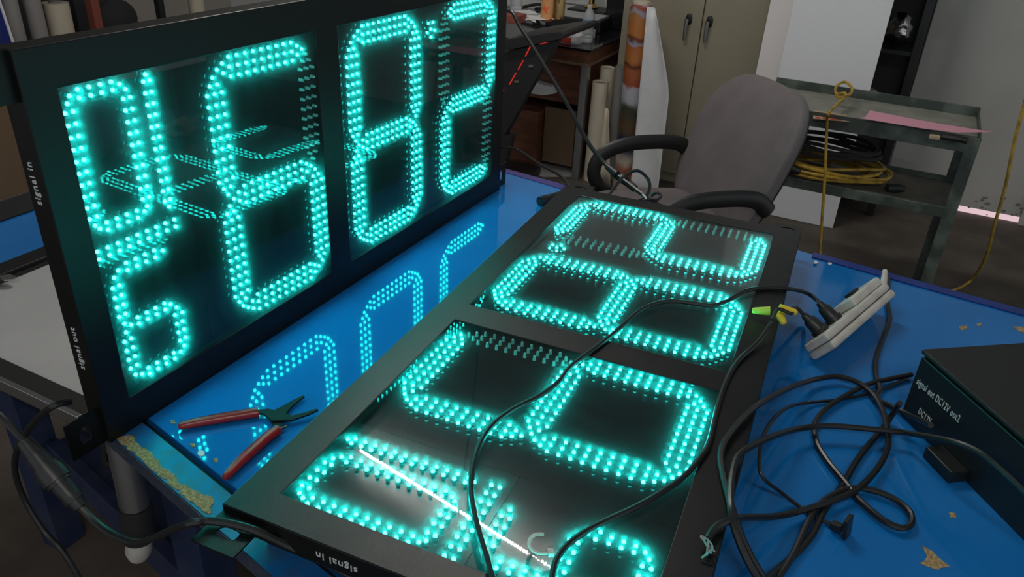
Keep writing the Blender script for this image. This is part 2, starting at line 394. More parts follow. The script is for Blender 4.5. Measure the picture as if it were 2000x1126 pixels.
for s in (1.0635, 1.0794, 1.095, 1.1107): nine += [(s,.3036),(s,.3147),(s,.3912),(s,.4019),(s,.479),(s,.4895)]
for k in range(4): nine += [(1.1386,.331+k*.0152),(1.128,.331+k*.0152),(1.1388,.4178+k*.0153),(1.1278,.4178+k*.0153)]
for k in range(3): nine += [(1.0378,.4351+k*.0147),(1.0484,.4346+k*.0152)]
nine += [(1.0497,.3093),(1.1247,.3091),(1.133,.3169),(1.1331,.3904),(1.1236,.3972),(1.0532,.3973),(1.0438,.4076),(1.0353,.4205),(1.0491,.4185),(1.0426,.4772),(1.051,.4837),(1.1229,.4829),(1.1333,.4776),(1.1333,.4048)]
LED += [(s, t, True, 3) for s, t in fr]+[(s, t, True, 4) for s, t in nine]

def led_geo(mb, x, y, lit, n=8):
    r = .0027; z0, zt = -BOARD, -LEDTOP
    rings = [(r*1.15, z0), (r*1.15, z0+.0009), (r, z0+.001), (r, zt-.0036), (r*.80, zt-.0013), (r*.0, zt)]
    o = len(mb.v); vs = []
    for R_, z in rings[:-1]: vs += [(x+R_*math.cos(2*PI*j/n), y+R_*math.sin(2*PI*j/n), z) for j in range(n)]
    vs.append((x, y, zt)); base = []; top = []
    for i in range(4):
        for j in range(n):
            f = (i*n+j, i*n+(j+1)%n, (i+1)*n+(j+1)%n, (i+1)*n+j); (top if i == 3 else base).append(f)
    for j in range(n): top.append((4*n+j, 4*n+(j+1)%n, 5*n))
    mb.cur = 1 if lit else 2; mb.add(vs, base)
    o = len(mb.v)-len(vs)
    for f in top: mb.f.append([i+o for i in f]); mb.mi.append(0 if lit else 2)
    mb.cur = 0
LEDM = ['led_tip', 'led_body', 'led_off']
def led_mesh(lit):
    mb = MB(); led_geo(mb, 0, 0, lit); o = mb.build('led', LEDM, None, smooth=True); me = o.data; bpy.data.objects.remove(o); return me
LED_ON, LED_OFF = led_mesh(True), led_mesh(False)

def make_sign(M, label):
    t = thing('led_price_sign', label, 'price sign', matrix=M)
    def bx(n, lo, hi, m, bev=0, par=t): return MB().box(lo, hi).build(n, m, par, bevel=bev, local=True)
    xs, ys = [0, A0, A1, B0, B1, W_], [0, P0, P1, H_]; mb = MB(); hole = {(1, 1), (3, 1)}
    vs = [(x, y, z) for z in (0, -D_) for y in ys for x in xs]; fs = []; ix = lambda i, j, k: k*24+j*6+i
    for i in range(5):
        for j in range(3):
            if (i, j) in hole: continue
            fs += [(ix(i,j,0), ix(i+1,j,0), ix(i+1,j+1,0), ix(i,j+1,0)), (ix(i,j,1), ix(i,j+1,1), ix(i+1,j+1,1), ix(i+1,j,1))]
            for (di, dj, a, b_) in ((0,-1,(i,j),(i+1,j)), (1,0,(i+1,j),(i+1,j+1)), (0,1,(i+1,j+1),(i,j+1)), (-1,0,(i,j+1),(i,j))):
                n = (i+di, j+dj)
                if n in hole or not (0 <= n[0] < 5 and 0 <= n[1] < 3): fs.append((ix(*a,0), ix(*a,1), ix(*b_,1), ix(*b_,0)))
    mb.add(vs, fs).build('front_frame', 'frame_black', t, bevel=.0015, local=True)
    bx('rear_housing', (.03, .03, -.0798), (W_-.03, H_-.03, -D_), 'frame_black', .002)
    boards = []
    for (s0, s1, t0, t1) in ((A0, .327, P0, P1), (.3275, A1, P0, P1), (B0, .984, P0, P1), (.9845, B1, P0, .2945), (.9845, B1, .2955, P1)):
        boards.append(bx('digit_board', (s0, t0, -D_+.004), (s1, t1, -BOARD), 'board_black'))
    for s0, s1 in ((A0, A1), (B0, B1)):
        bx('cover_pane', (s0+.0006, P0+.0006, -.0042), (s1-.0006, P1-.0006, -.0018), 'pane')
    # corner brackets with slotted holes, and a small screw each
    for s, sg in ((W_, 1), (0, -1)):
        for tt in (.030, H_-.030):
            mb = MB(); slot_plate(mb, s+sg*.026, tt, .026, .030, .0085, .014, -.0125, -.0100)
            br = mb.build('mounting_bracket', 'frame_black', t, local=True)
            MB().lathe([(.0001, 0), (.0035, 0), (.003, .0016), (.0001, .0018)], (s+sg*.008, tt+.022, -.0100), n=10).build('screw', 'zinc', br, smooth=True, local=True)
    # cable glands on the end face
    for tt in (.074, .470):
        mb = MB().lathe([(.0001,0),(.0105,0),(.0105,.006),(.0125,.0062),(.0125,.017),(.0095,.023),(.0085,.030),(.0055,.031)], (W_, tt, -.0195), (1,0,0), 8)
        mb.build('cable_gland', 'gland_black', t, local=True)
    lettering('signal in', .0150, (W_+.0004, .189, -.0155), (0,-1,0), (0,0,-1), t)
    lettering('signal out', .0150, (W_+.0004, .433, -.0155), (0,-1,0), (0,0,-1), t)
    # LEDs: the 300 that show largest are single parts, the rest one joined part
    rank = []
    for i, (s, tt, lit, bd) in enumerate(LED):
        P = M @ Vector((s, tt, -LEDTOP)); x, y, dz = pixel(P)
        inside = -4 < x < 2004 and -4 < y < 1130
        rank.append((0 if inside else 1, dz, i))
    rank.sort(); first = set(i for _, _, i in rank[:300]); rest = MB()
    for i, (s, tt, lit, bd) in enumerate(LED):
        if i in first:
            o = bpy.data.objects.new('led', LED_ON if lit else LED_OFF); C.objects.link(o); o.parent = boards[bd]; o.location = (s, tt, 0)
            if not lit: o['label'] = 'unlit clear diode'
        else: led_geo(rest, s, tt, lit)
    o = rest.build('led_field', LEDM, t, smooth=True, local=True); o['kind'] = 'stuff'
    return t
M1 = Matrix(((-1,0,0,W_),(0,0,-1,0),(0,-1,0,H_+T),(0,0,0,1)))
S1 = make_sign(M1, 'black LED price sign standing upright and upside down on the blue workbench')
TH, X0, Y0s, H2 = .0659145, -.064733, -.294417, .0442265
ex, ey = math.cos(TH), math.sin(TH); ZS = T+D_+H2
org = Vector((X0+ex*W_, Y0s+ey*W_, ZS))
M2 = Matrix(((-ex, ey, 0, org.x), (-ey, -ex, 0, org.y), (0, 0, 1, org.z), (0,0,0,1)))
S2 = make_sign(M2, 'black LED price sign lying flat on the blue workbench with cables across it')
M2i = M2.inverted()

# ================================================================== cables
def cable(name, label, pts, r, m='dark_cable', cat='cable', group=None, n=8, sub=6, parent=None):
    P = catmull(pts, sub); return tag(MB().tube(P, r, n).build(name, m, parent, smooth=True), label, cat, group)
def lay(pxs, r, lift=0.0, sub=5, ends=None):
    """cable path lying on the table or on the flat sign, traced in the picture"""
    pp = catmull([(*p, 0) for p in pxs], sub); out = []; zs = []
    for p in pp:
        z = T+r+.0005+lift
        for _ in range(12):
            q = M2i @ onz(p, z); over = max(q.y-H_, -q.y, q.x-W_, -q.x)
            zn = max(T+r+.0005+lift, ZS+r+.0005+lift*.5-max(0, over)*1.1)
            z = z*.5+zn*.5
        zs.append(z)
    for _ in range(3): zs = [max(zs[i], (zs[max(i-1,0)]+2*zs[i]+zs[min(i+1,len(zs)-1)])/4) for i in range(len(zs))]
    if ends:
        k = len(zs)
        for i in range(k):
            a = i/(k-1)
            if ends[0] is not None and a < ends[2]: f = (1-a/ends[2])**2; zs[i] = zs[i]*(1-f)+ends[0]*f
            if ends[1] is not None and a > 1-ends[2]: f = (1-(1-a)/ends[2])**2; zs[i] = zs[i]*(1-f)+ends[1]*f
    return [onz(p, z) for p, z in zip(pp, zs)]
def laid(name, label, pxs, r, lift=0.0, ends=None, m='dark_cable', group=None):
    return tag(MB().tube(lay(pxs, r, lift, ends=ends), r, 8).build(name, m, None, smooth=True), label, 'cable', group)
c7 = lambda x, y: (1340+.35522*x, 726+.35522*y)
# power cable of the flat sign: from the strip plug across the panes
laid('power_cable', 'black power cable snaking from the strip plug across both panes of the flat sign',
     [(1598,588),(1580,574),(1550,565),(1500,561),(1455,568),(1420,588),(1390,596),(1350,591),(1300,588),(1250,606),(1200,650),(1150,688),(1112,718),(1088,748),(1050,775),(1000,800),(960,832),(935,872),(922,920),(920,962),(930,1020),(946,1075),(965,1140)], .0042, ends=(T+.085, None, .05))
laid('wire_nut_cable', 'black cable joined by wire nuts, running along the right rail of the flat sign',
     [(1508,628),(1480,668),(1440,706),(1416,750),(1400,800),(1386,860),(1370,890),(1340,926),(1300,956),(1250,985),(1200,1009),(1150,1034),(1110,1062),(1086,1095),(1076,1140)], .0040, ends=(ZS+.03, None, .12))
laid('control_cable', 'thick black cable from the front gland of the control box running to the bench front',
     [c7(1175,170),c7(1130,240),c7(1080,310),c7(950,470),c7(860,620),c7(760,760),c7(690,900),c7(570,1030),c7(460,1126),c7(400,1200)], .0046, ends=(T+.055, None, .2))
laid('looped_cable', 'black cable in a wide loop ending in stripped coloured wires on the flat sign',
     [c7(470,1190),c7(400,1090),c7(320,940),c7(262,780),c7(208,580),c7(190,450),c7(230,350),c7(350,215),c7(480,130),c7(640,60),c7(800,25),c7(900,40),c7(980,80),c7(1050,150),c7(1097,260),c7(1110,400),c7(1060,520),c7(960,630),c7(860,685),c7(700,742),c7(500,792),c7(310,800),c7(190,835),c7(140,880),c7(120,920)], .0046, lift=.008)
u_ = Vector((-.795, -.607, 0)).normalized(); v_ = Vector((.607, -.795, 0)).normalized(); A = Vector((.682, -1.021, 0)); nf = -v_
def before_box(px, off): return onplane(px, A+nf*off, nf)
arch = lay([c7(1200,332),c7(1000,312),c7(800,296),c7(650,306),c7(500,345),c7(340,418),c7(270,490),c7(245,640),c7(252,800),c7(290,930),c7(350,1060),c7(430,1190)], .0046, .018)
arch = catmull([before_box(c7(1990,790), .012), before_box(c7(1858,655), .014), before_box(c7(1700,510), .018), before_box(c7(1600,435), .024), before_box(c7(1450,378), .036)]+[arch[0]], 5)[:-1]+arch
tag(MB().tube(arch, .0046, 8).build('arched_cable', 'dark_cable', None, smooth=True), 'black cable arching past the control box face over the table to the flat sign edge', 'cable')
laid('coiled_lead', 'black lead curling in a small loop between the control box and the bench front',
     [c7(1240,14),c7(1120,38),c7(1000,68),c7(860,140),c7(760,210),c7(708,290),c7(720,390),c7(780,490),c7(880,612),c7(950,700),c7(1080,810),c7(1180,857),c7(1238,835),c7(1232,770),c7(1150,700),c7(1020,648),c7(900,640),c7(800,680),c7(720,742),c7(660,845),c7(600,980),c7(560,1050),c7(500,1140)], .0044, lift=.003)
th_ = laid('antenna_lead', 'thin black lead ending in a small square black tag on the blue table',
     [c7(1215,34),c7(1080,95),c7(1000,120),c7(820,155),c7(620,175),c7(520,220),c7(450,300),c7(412,400),c7(402,520),c7(432,590),c7(520,660),c7(640,750),c7(760,820),c7(815,842)], .0026, lift=.001)
a, b2 = onz(c7(800,838), T+.008), onz(c7(858,862), T+.010)
MB().bar(a, b2, .010, .011).build('plug', 'black_plastic', th_, bevel=.001)
c = onz(c7(888,850), T+.017); dv = (b2-a).normalized()
MB().bar(c-dv*.003, c+dv*.003, .020, .030).build('tag', 'black_plastic', th_, bevel=.001)
laid('mains_cord', 'black mains cord passing behind the power strip to the control box gland',
     [(1735,540),(1733,590),(1738,622),(1727,655),(1711,700),(1711,735),(1719,762),(1711,777),(1745,795),(1782,812),(1818,830)], .0044, lift=.001, ends=(None, T+.05, .2))
# stripped wire ends
lp = bpy.data.objects['looped_cable']
e0 = onz(c7(120,920), ZS+.010); e1 = onz(c7(112,1010), ZS+.004)
for i, (m_, dx) in enumerate((('led_off', -.004), ('roll_grey', 0), ('led_off', .004), ('roll_grey', .007))):
    MB().tube(catmull([e0, e0.lerp(e1, .5)+Vector((dx, dx*1.5, .006)), e1+Vector((dx*1.5, -dx, 0))], 5), .0013, 6).build('wire', m_, lp, smooth=True)
MB().lathe([(.0001,0),(.009,0),(.009,.02),(.0001,.021)], onz(c7(118,1050), ZS+.010), (-.35,.5,0), 8).build('tape_end', 'black_rubber', lp, smooth=True)
# cables hanging off the near end
def xp(x, *pxs): return [onx(p, x) for p in pxs]
g1 = M1 @ Vector((W_+.030, .470, -.0195))
cable('hanging_cable', 'black cable drooping from the lower gland of the standing sign past the blue leg',
      [g1]+xp(-.055, (105,792), (66,824), (36,872), (29,915), (46,971), (85,1035), (121,1074), (153,1126), (175,1170)), .0046)
P = xp(-.10, (-30,790), (0,812), (40,852))
Q = xp(-.10, (158,990), (200,1030), (240,1052), (268,1059), (300,1050), (335,1034))
zb = T+.078
R3 = [onz((370,1022), zb+.004), onz((405,1017), zb), onz((450,1022), zb), onz((500,1036), zb-.003), onz((560,1063), zb-.024), onz((640,1100), zb-.045), onz((720,1140), zb-.055)]
jc = cable('jumper_cable', 'black jumper cable with an inline connector slung between the two signs', P+xp(-.10, (60,873), (110,935))+Q+R3, .0048)
ax0, ax1 = onx((46,860), -.10), onx((158,990), -.10); L = (ax1-ax0).length; d = (ax1-ax0).normalized()
for f0, f1, ra, rb in ((0,.22,.0075,.0095),(.22,.38,.0105,.011),(.38,.44,.0135,.0135),(.44,.60,.0145,.0145),(.60,.64,.0125,.0125),(.64,.84,.0105,.0095),(.84,.90,.0105,.0095),(.90,1,.008,.0065)):
    MB().tube([ax0+d*L*f0, ax0+d*L*f1], [ra*1.3, rb*1.3], 12).build('connector_section', 'black_rubber', jc, smooth=True)
# feed cable rising from the far end of the flat sign
far = M2 @ Vector((-.012, .14, .004))
kx = 1.36
fc = cable('feed_cable', 'dark green-black cable hanging from above to the far end of the flat sign',
      [Vector((1.72, .42, 2.99)), Vector((1.70, .34, 2.2)), onx((978,-60), 1.64), onx((1005,30), 1.60), onx((1040,90), 1.56), onx((1100,190), 1.50), onx((1150,280), 1.45), onx((1190,328), 1.42), onx((1240,368), kx), onx((1268,388), 1.32), onx((1290,402), 1.22)], .0058)
for f0, f1, ra, rb in (((1186,325),(1205,341),.0085,.011),((1205,341),(1222,353),.0125,.0125),((1222,353),(1240,368),.0115,.010)):
    MB().tube([onx(f0, 1.42), onx(f1, 1.40)], [ra, rb], 12).build('connector_section', 'black_rubber', fc, smooth=True)
cable('curl_cable', 'black cable curling up in a loop at the far end of the flat sign',
      [onx((1185,386), 1.20), onx((1200,366), 1.26), onx((1220,343), 1.30), onx((1245,333), 1.32), onx((1266,350), 1.32), onx((1268,372), 1.30), onx((1256,388), 1.28), onx((1240,394), 1.26)], .0042)
cable('small_ring_cable', 'short black cable ring lying behind the far end of the flat sign',
      [onx((1272,382), 1.28), onx((1282,376), 1.28), onx((1291,382), 1.28), onx((1284,390), 1.26), onx((1272,390), 1.25), onx((1255,392), 1.24)], .0038)
cable('zip_tie', 'white zip tie holding the feed cable at the sign end', [onx((1255,380), 1.27), onx((1261,386), 1.26), onx((1262,395), 1.24)], .0030, 'white_plastic', 'zip tie')
pl_ = thing('cable_plug', 'black round cable plug poking out from under the flat sign', 'plug', onz((1066,392), T))
a, b2 = onz((1054,393), T+.013), onz((1100,378), T+.013)
MB().tube([a, a.lerp(b2,.3), a.lerp(b2,.32), a.lerp(b2,.6), b2], [.012,.012,.0105,.0105,.009], 12).build('body', 'black_plastic', pl_, smooth=True)
MB().tube([a-(b2-a).normalized()*.001, a], [.008,.008], 12).build('socket', 'dark_panel', pl_)
cable('edge_cable', 'thin black cable drooping beyond the far bench edge', [onz((970,285), .70), onz((1010,292), .72), onz((1050,318), .78), onz((1090,340), .83), onz((1104,352), T+.012), onz((1112,366), T+.02)], .0045)
# pale hook-shaped tie lying on the near pane
zt = ZS+.002
ht = cable('bent_tie', 'pale bent zip tie lying on the near pane of the flat sign', [onz(p, zt) for p in ((1062,1043),(1047,1043),(1036,1051),(1034,1064),(1042,1075),(1056,1080),(1073,1079))], .0021, 'white_plastic', 'zip tie')
MB().bar(onz((1070,1079), zt+.002), onz((1081,1078), zt+.002), .008, .006).build('head', 'white_plastic', ht)

# ================================================================== wire stripper
ws = thing('wire_stripper', 'wire stripper with red grips and black toothed jaws lying open on the blue table', 'pliers', onz((535,820), T))
def zt_(p, h=.008): return onz(p, T+h)
for pts in (((348,832),(375,826),(430,816),(480,808),(505,804)), ((438,934),(462,908),(492,880),(520,855),(543,838))):
    P = catmull([zt_(p, .0085) for p in pts], 6); k = len(P)
    rs = [(.0035 if i == 0 else .0062+.0025*math.sin(PI*min(1, i/(k*.55))*.5)) for i in range(k)]
    MB().tube(P, rs, 12, sy=.85).build('grip', 'red_grip', ws, smooth=True)
def blade(pts, wds, h0, h1):
    L = [onz(p, T+h0) for p in pts]; l = []; r = []
    for i, p in enumerate(L):
        t = (L[min(i+1, len(L)-1)]-L[max(i-1, 0)]).normalized(); n = Vector((-t.y, t.x, 0)); l.append(p+n*wds[i]); r.append(p-n*wds[i])
    return MB().prism(l+r[::-1], (0,0,h1-h0))
blade([(498,806),(520,805),(540,815),(570,818),(600,809),(621,801)], [.004,.007,.012,.006,.0042,.0022], .0075, .0105).build('jaw', 'tool_black', ws, bevel=.0006)
blade([(548,836),(536,822),(545,808),(562,795),(580,783),(594,775)], [.004,.007,.012,.006,.0042,.0022], .0045, .0075).build('jaw', 'tool_black', ws, bevel=.0006)
for (pa, pb) in (((572,818),(614,805)), ((556,800),(588,779))):
    for k in range(6):
        q = onz((pa[0]+(pb[0]-pa[0])*k/5, pa[1]+(pb[1]-pa[1])*k/5), T+.009)
        MB().lathe([(.0001,0),(.0016,0),(.0016,.0026),(.0001,.0027)], q, n=6).build('notch', 'dark_steel', ws)
pv = onz((540,816), T+.0100)
MB().lathe([(.0001,0),(.0125,0),(.0125,.0012),(.0001,.0013)], pv, n=20).build('gauge_disc', 'tool_black', ws, smooth=True)
MB().lathe([(.0001,.0012),(.0060,.0012),(.0060,.004),(.0045,.005),(.0001,.0051)], pv, n=14).build('pivot', 'black_plastic', ws, smooth=True)
MB().tube([onz((560,832), T+.006), onz((544,838), T+.006)], .0024, 8).build('spring_pin', 'bright_steel', ws, smooth=True)

# ================================================================== power strip, plugs, wire nuts
Pa, Pb = Vector((.765, -.872, T+.036)), Vector((1.030, -.953, T+.042))
a_ = (Pb-Pa).normalized(); n_ = Vector((-.2, .80, .50)); n_ = (n_-a_*n_.dot(a_)).normalized(); s_ = a_.cross(n_)
Ms = Matrix((a_, s_, n_)).transposed().to_4x4(); Ms.translation = Pa
ps = thing('power_strip', 'dirty white power strip tilted on its side with two black plugs in it', 'power strip', (Pa+Pb)/2-Vector((0,0,.04)))
LL = (Pb-Pa).length
MB().box((0, -.028, -.017), (LL, .028, -.001), Ms).build('base', 'white_plastic', ps, bevel=.006, seg=3)
MB().box((.001, -.0275, 0), (LL-.001, .0275, .016), Ms).build('cover', 'white_plastic', ps, bevel=.006, seg=3)
MB().box((LL*.52, -.024, .016), (LL-.006, .024, .034), Ms).build('switch_housing', 'white_plastic', ps, bevel=.005, seg=3)
MB().box((LL*.66, -.010, .034), (LL*.76, .010, .040), Ms).build('switch', 'black_plastic', ps, bevel=.002)
MB().tube(catmull([Ms @ Vector((LL-.005, 0, 0)), Ms @ Vector((LL+.03, .002, .012)), Ms @ Vector((LL+.065, .004, .030))], 5), [.0085-.0003*i for i in range(11)], 10).build('cord_boot', 'white_plastic', ps, smooth=True)
def plug(x, name, label, tip):
    o = Ms @ Vector((x, 0, .0165)); t = thing('plug', label, 'plug', o)
    n2 = (n_+a_*tip).normalized()
    MB().tube([o, o+n2*.008, o+n2*.009, o+n2*.030, o+n2*.034], [.0165,.0165,.0135,.0115,.009], 10).build('body', 'black_rubber', t, smooth=True)
    MB().tube([o+n2*.034, o+n2*.044], [.0075,.0060], 10).build('strain_relief', 'black_rubber', t, smooth=True)
    return o+n2*.044, n2
pA, nA = plug(.036, 'plug', 'round black plug with short leads to the wire nuts, in the power strip', -.25)
pB, nB = plug(.092, 'plug', 'square-necked black plug with the long power cable, in the power strip', -.1)
cable('plug_lead', 'short black lead from the plug to the wire nuts', [pA, pA+nA*.02, onz((1546,612), ZS+.025), onz((1520,603), ZS+.03), onz((1508,625), ZS+.026)], .0032)
def nut(name, label, m, p, q):
    t = thing('wire_nut', label, 'wire nut', p, group='wire nuts'); d = q-p
    mb = MB().tube([p, p+d*.15, p+d*.9, q], [.0075,.0078,.0056,.004], 10); mb.build('shell', m, t, smooth=True)
    MB().tube([p-d*.02, p+d*.03], [.0085,.0085], 10).build('skirt', m, t, smooth=True)
    return t
nut('n', 'lime green twist-on wire nut pointing away from the power strip', 'lime_nut', onz((1503,607), ZS+.018), onz((1469,606), ZS+.014))
nut('n', 'bright yellow twist-on wire nut nearest the plugs', 'yellow_nut', onz((1523,602), ZS+.026), onz((1556,610), ZS+.022))
nut('n', 'yellow twist-on wire nut pointing down over the sign edge', 'yellow_nut', onz((1521,611), ZS+.014), onz((1532,632), ZS+.004))

# ================================================================== control box
hb = .128; LU, LV = .50, .34
cb = thing('control_box', 'black steel control box with white port lettering standing on the blue table', 'control box', (A+u_*LU/2+v_*LV/2)+Vector((0,0,T)))
def boxuv(u0, u1, v0, v1, z0, z1):
    return MB().prism([A+u_*u+v_*v+Vector((0,0,T+z0)) for u, v in ((u0,v0),(u1,v0),(u1,v1),(u0,v1))], (0,0,z1-z0))
boxuv(0, LU, 0, LV, 0, hb-.012).build('body', 'box_black', cb, bevel=.002)
boxuv(.003, LU-.003, .006, LV-.006, hb-.012, hb-.007).build('lid_seam', 'black_plastic', cb)
boxuv(-.002, LU+.002, -.002, LV+.002, hb-.007, hb).build('lid', 'lid_black', cb, bevel=.002)
nf = -v_
def face(px): return onplane(px, A+nf*.0006, nf)
def ftext(txt, pa, pb, size):
    p = face(pa); q = face(pb); r = (q-p); r.z = 0
    o = lettering(txt, size, p+nf*.0004, u_, (0,0,1), cb, local=False)
    w = max(v.co.dot(u_) for v in o.data.vertices)-min(v.co.dot(u_) for v in o.data.vertices)
    k = abs(r.dot(u_))/w; off = p+nf*.0004-ORG[cb.name]
    for v in o.data.vertices: dd = v.co-off; v.co = off+dd+u_*dd.dot(u_)*(k-1)
    return o
ftext('signal out DC12V out2', (1790,748), (1868,833), .0175)
ftext('DC12V', (1793,806), (1815,830), .016)
for px in ((1783,779), (1828,826)):
    p = face(px)
    MB().lathe([(.0001,0),(.0135,0),(.0135,.004),(.0115,.0042),(.0115,.014),(.008,.022),(.0055,.023)], p, nf, 10).build('cable_gland', 'black_plastic', cb)
p = face((1856,922)); p.z = T+.0105
mb = MB().prism([p+u_*x+Vector((0,0,z)) for x, z in ((-.03,-.010),(.03,-.010),(.03,.010),(-.03,.010))], nf*.030); mb.build('socket', 'black_plastic', cb, bevel=.002)
for px in ((1829,681), (1842,682), (1963,815)):
    p = onz(px, T+hb)
    s = MB().lathe([(.0001,0),(.0065,0),(.006,.0016),(.0035,.0026),(.0001,.0028)], p, n=14).build('screw', 'zinc', cb, smooth=True)

# ================================================================== under the near table edge
pp = thing('clamp_pipe', 'grey steel pipe with a black rubber sleeve and white end cap below the table edge', 'pipe', onx((270,1080), .04))
q0, q1, q2, q3 = onx((240,862), .055), onx((264,985), .045), onx((272,1048), .04), onx((270,1084), .04)
q0 = Vector((q0.x, q0.y, T-.033))
MB().tube([q0, q1], .0235, 20).build('pipe', 'steel', pp, smooth=True)
MB().tube([q0.lerp(q1,.08), q0.lerp(q1,.10)], .0245, 20).build('collar', 'steel', pp, smooth=True)
MB().tube([q1, q2], .0262, 20).build('rubber_sleeve', 'black_rubber', pp, smooth=True)
MB().tube([q2, q2.lerp(q3,.7), q3], [.021,.021,.016], 20).build('end_cap', 'white_plastic', pp, smooth=True)
wr = thing('wrench', 'black adjustable wrench head hanging under the table edge beside the pipe', 'wrench', onx((212,905), .07))
mb = MB().prism(xp(.07, (195,868),(215,868),(228,880),(224,900),(216,896),(214,884),(206,888),(209,904),(218,912),(212,918),(198,905)), (.012,0,0)); mb.build('jaw', 'dark_steel', wr, bevel=.002)
MB().bar(onx((218,872), .076), onx((262,862), .076), .012, .020).build('handle', 'dark_steel', wr, bevel=.003)
bk = thing('bucket', 'black drum with a red foot standing on the bench lower shelf', 'drum', Vector((-.02, -.36, .32)))
MB().lathe([(.075,.02),(.08,.03),(.085,.22),(.078,.235),(.0001,.236)], (-.02,-.36,.32), n=24).build('body', 'black_plastic', bk, smooth=True)
MB().lathe([(.09,0),(.09,.02),(.0001,.021)], (-.02,-.36,.32), n=24).build('foot', 'rust', bk, smooth=True)

# ================================================================== second table behind the standing sign
t2 = thing('cutting_table', 'grey-topped table with aluminium edge behind the standing sign', 'table', (.75, .55, 0))
MB().box((.055, .09, T-.03), (1.35, .575, T-.001)).build('top', 'grey_panel', t2)
MB().box((.022, .09, T-.032), (.056, 1.05, T+.001)).build('edge_profile', 'dark_panel', t2, bevel=.001)
MB().box((.014, .09, T-.02), (.0225, 1.05, T+.0025)).build('edge_trim', 'aluminium', t2, bevel=.001)
MB().box((.055, .575, T-.03), (1.35, .585, T+.003)).build('edge_profile', 'dark_panel', t2)
MB().box((.055, .585, T-.03), (1.35, .635, T+.012)).build('cutter_rail', 'black_plastic', t2, bevel=.003)
MB().box((.055, .635, T-.03), (1.35, .845, T-.001)).build('top', 'blue_top', t2)
MB().box((.055, .845, T-.03), (1.35, .945, T+.003)).build('edge_profile', 'dark_panel', t2)
MB().box((.055, .945, T-.03), (1.35, .950, T+.005)).build('edge_trim', 'aluminium', t2)
for x, y in ((.28, .77), (1.2, .77), (1.2, .2)):
    MB().box((x-.035, y-.035, 0), (x+.035, y+.035, T-.03)).build('leg', 'blue_wood', t2, bevel=.002)
MB().prism([(.17, .10, .31), (.30, .72, .31), (1.25, .72, .31), (1.25, .10, .31)], (0,0,.02)).build('lower_shelf', 'blue_wood', t2)
MB().bar((.165, .10, .30), (.295, .72, .30), .03, .08).build('shelf_rail', 'blue_wood', t2, bevel=.002)
kn = thing('utility_knife', 'small steel-bladed knife lying on the cutting rail', 'knife', onz((15,545), T))
MB().prism([onz(p, T+.013) for p in ((0,540),(20,537),(34,543),(28,547),(0,549))], (0,0,.0025)).build('blade', 'bright_steel', kn)
MB().bar(onz((2,545), T+.016), onz((-30,552), T+.016), .022, .014).build('handle', 'black_plastic', kn, bevel=.003)

# ================================================================== office chair
cf = Vector((-.66, .75, 0)).normalized(); cl = Vector((.75, .66, 0)).normalized(); up = Vector((0,0,1))
cc = Vector((2.20, -.30, 0))
ch = thing('office_chair', 'worn grey fabric office chair with black curved armrests behind the bench', 'chair', cc)
rec = math.radians(20); bz = (up*math.cos(rec)-cf*math.sin(rec)).normalized(); bn = (cf*math.cos(rec)+up*math.sin(rec)).normalized()
bc = cc-cf*.17+up*.69+cl*.018
mb = MB().superq(bc, (cl*.295, bn*.045, bz*.300), .55, .62, 22, 40, lambda a, b, k: (a*(.86+.20*math.cos((k-.05)*1.15)), b+.9*a*a-.25*k*k, k))
mb.build('backrest', 'chair_cloth', ch, smooth=True)
mb = MB().superq(bc-bn*.035, (cl*.255, bn*.030, bz*.28), .5, .6, 14, 32, lambda a, b, k: (a*(.86+.20*math.cos((k-.05)*1.15)), b+.9*a*a-.25*k*k, k))
mb.build('back_shell', 'chair_plastic', ch, smooth=True)
mb = MB().superq(cc+cf*.13+up*.47, (cl*.26, cf*.25, up*.05), .5, .5, 12, 36); mb.build('seat', 'chair_cloth', ch, smooth=True)
for sgn in (1, -1):
    s0 = cc+cl*sgn*.30
    pts = [s0-cf*.12+up*.62, s0-cf*.06+up*.665, s0+cf*.06+up*.675, s0+cf*.18+up*.665, s0+cf*.27+up*.62, s0+cf*.285+up*.54, s0+cf*.22+up*.47, s0+cf*.10+up*.44, s0+cf*.0-cl*sgn*.06+up*.425]
    P = catmull(pts, 6); k = len(P)
    rs = [(.030 if i < k*.5 else .030-.010*(i-k*.5)/(k*.5)) for i in range(k)]
    MB().tube(P, rs, 12, sy=.62, up=cl).build('armrest', 'chair_plastic', ch, smooth=True)
    MB().lathe([(.0001,0),(.022,0),(.020,.006),(.0001,.007)], s0-cf*.115+up*.625+cl*sgn*.02, cl*sgn, 14).build('arm_pivot', 'black_plastic', ch, smooth=True)
MB().bar(cc-cf*.06+up*.42, cc-cf*.24+up*.62, .06, .02, up=cl).build('back_bracket', 'chair_plastic', ch)
MB().tube([cc+cf*.1+up*.42, cc+cf*.1+up*.12], [.03,.025], 14).build('column', 'dark_steel', ch, smooth=True)
for k in range(5):
    a = 2*PI*k/5+.3; d = Vector((math.cos(a), math.sin(a), 0)); h0 = cc+cf*.1
    lg = MB().tube([h0+up*.12, h0+d*.15+up*.10, h0+d*.30+up*.075], [.028,.024,.018], 8).build('base_leg', 'chair_plastic', ch, smooth=True)
    MB().lathe([(.0001,-.02),(.025,-.02),(.025,.02),(.0001,.02)], h0+d*.30+up*.026, d.cross(up), 12).build('caster', 'black_plastic', lg, smooth=True)

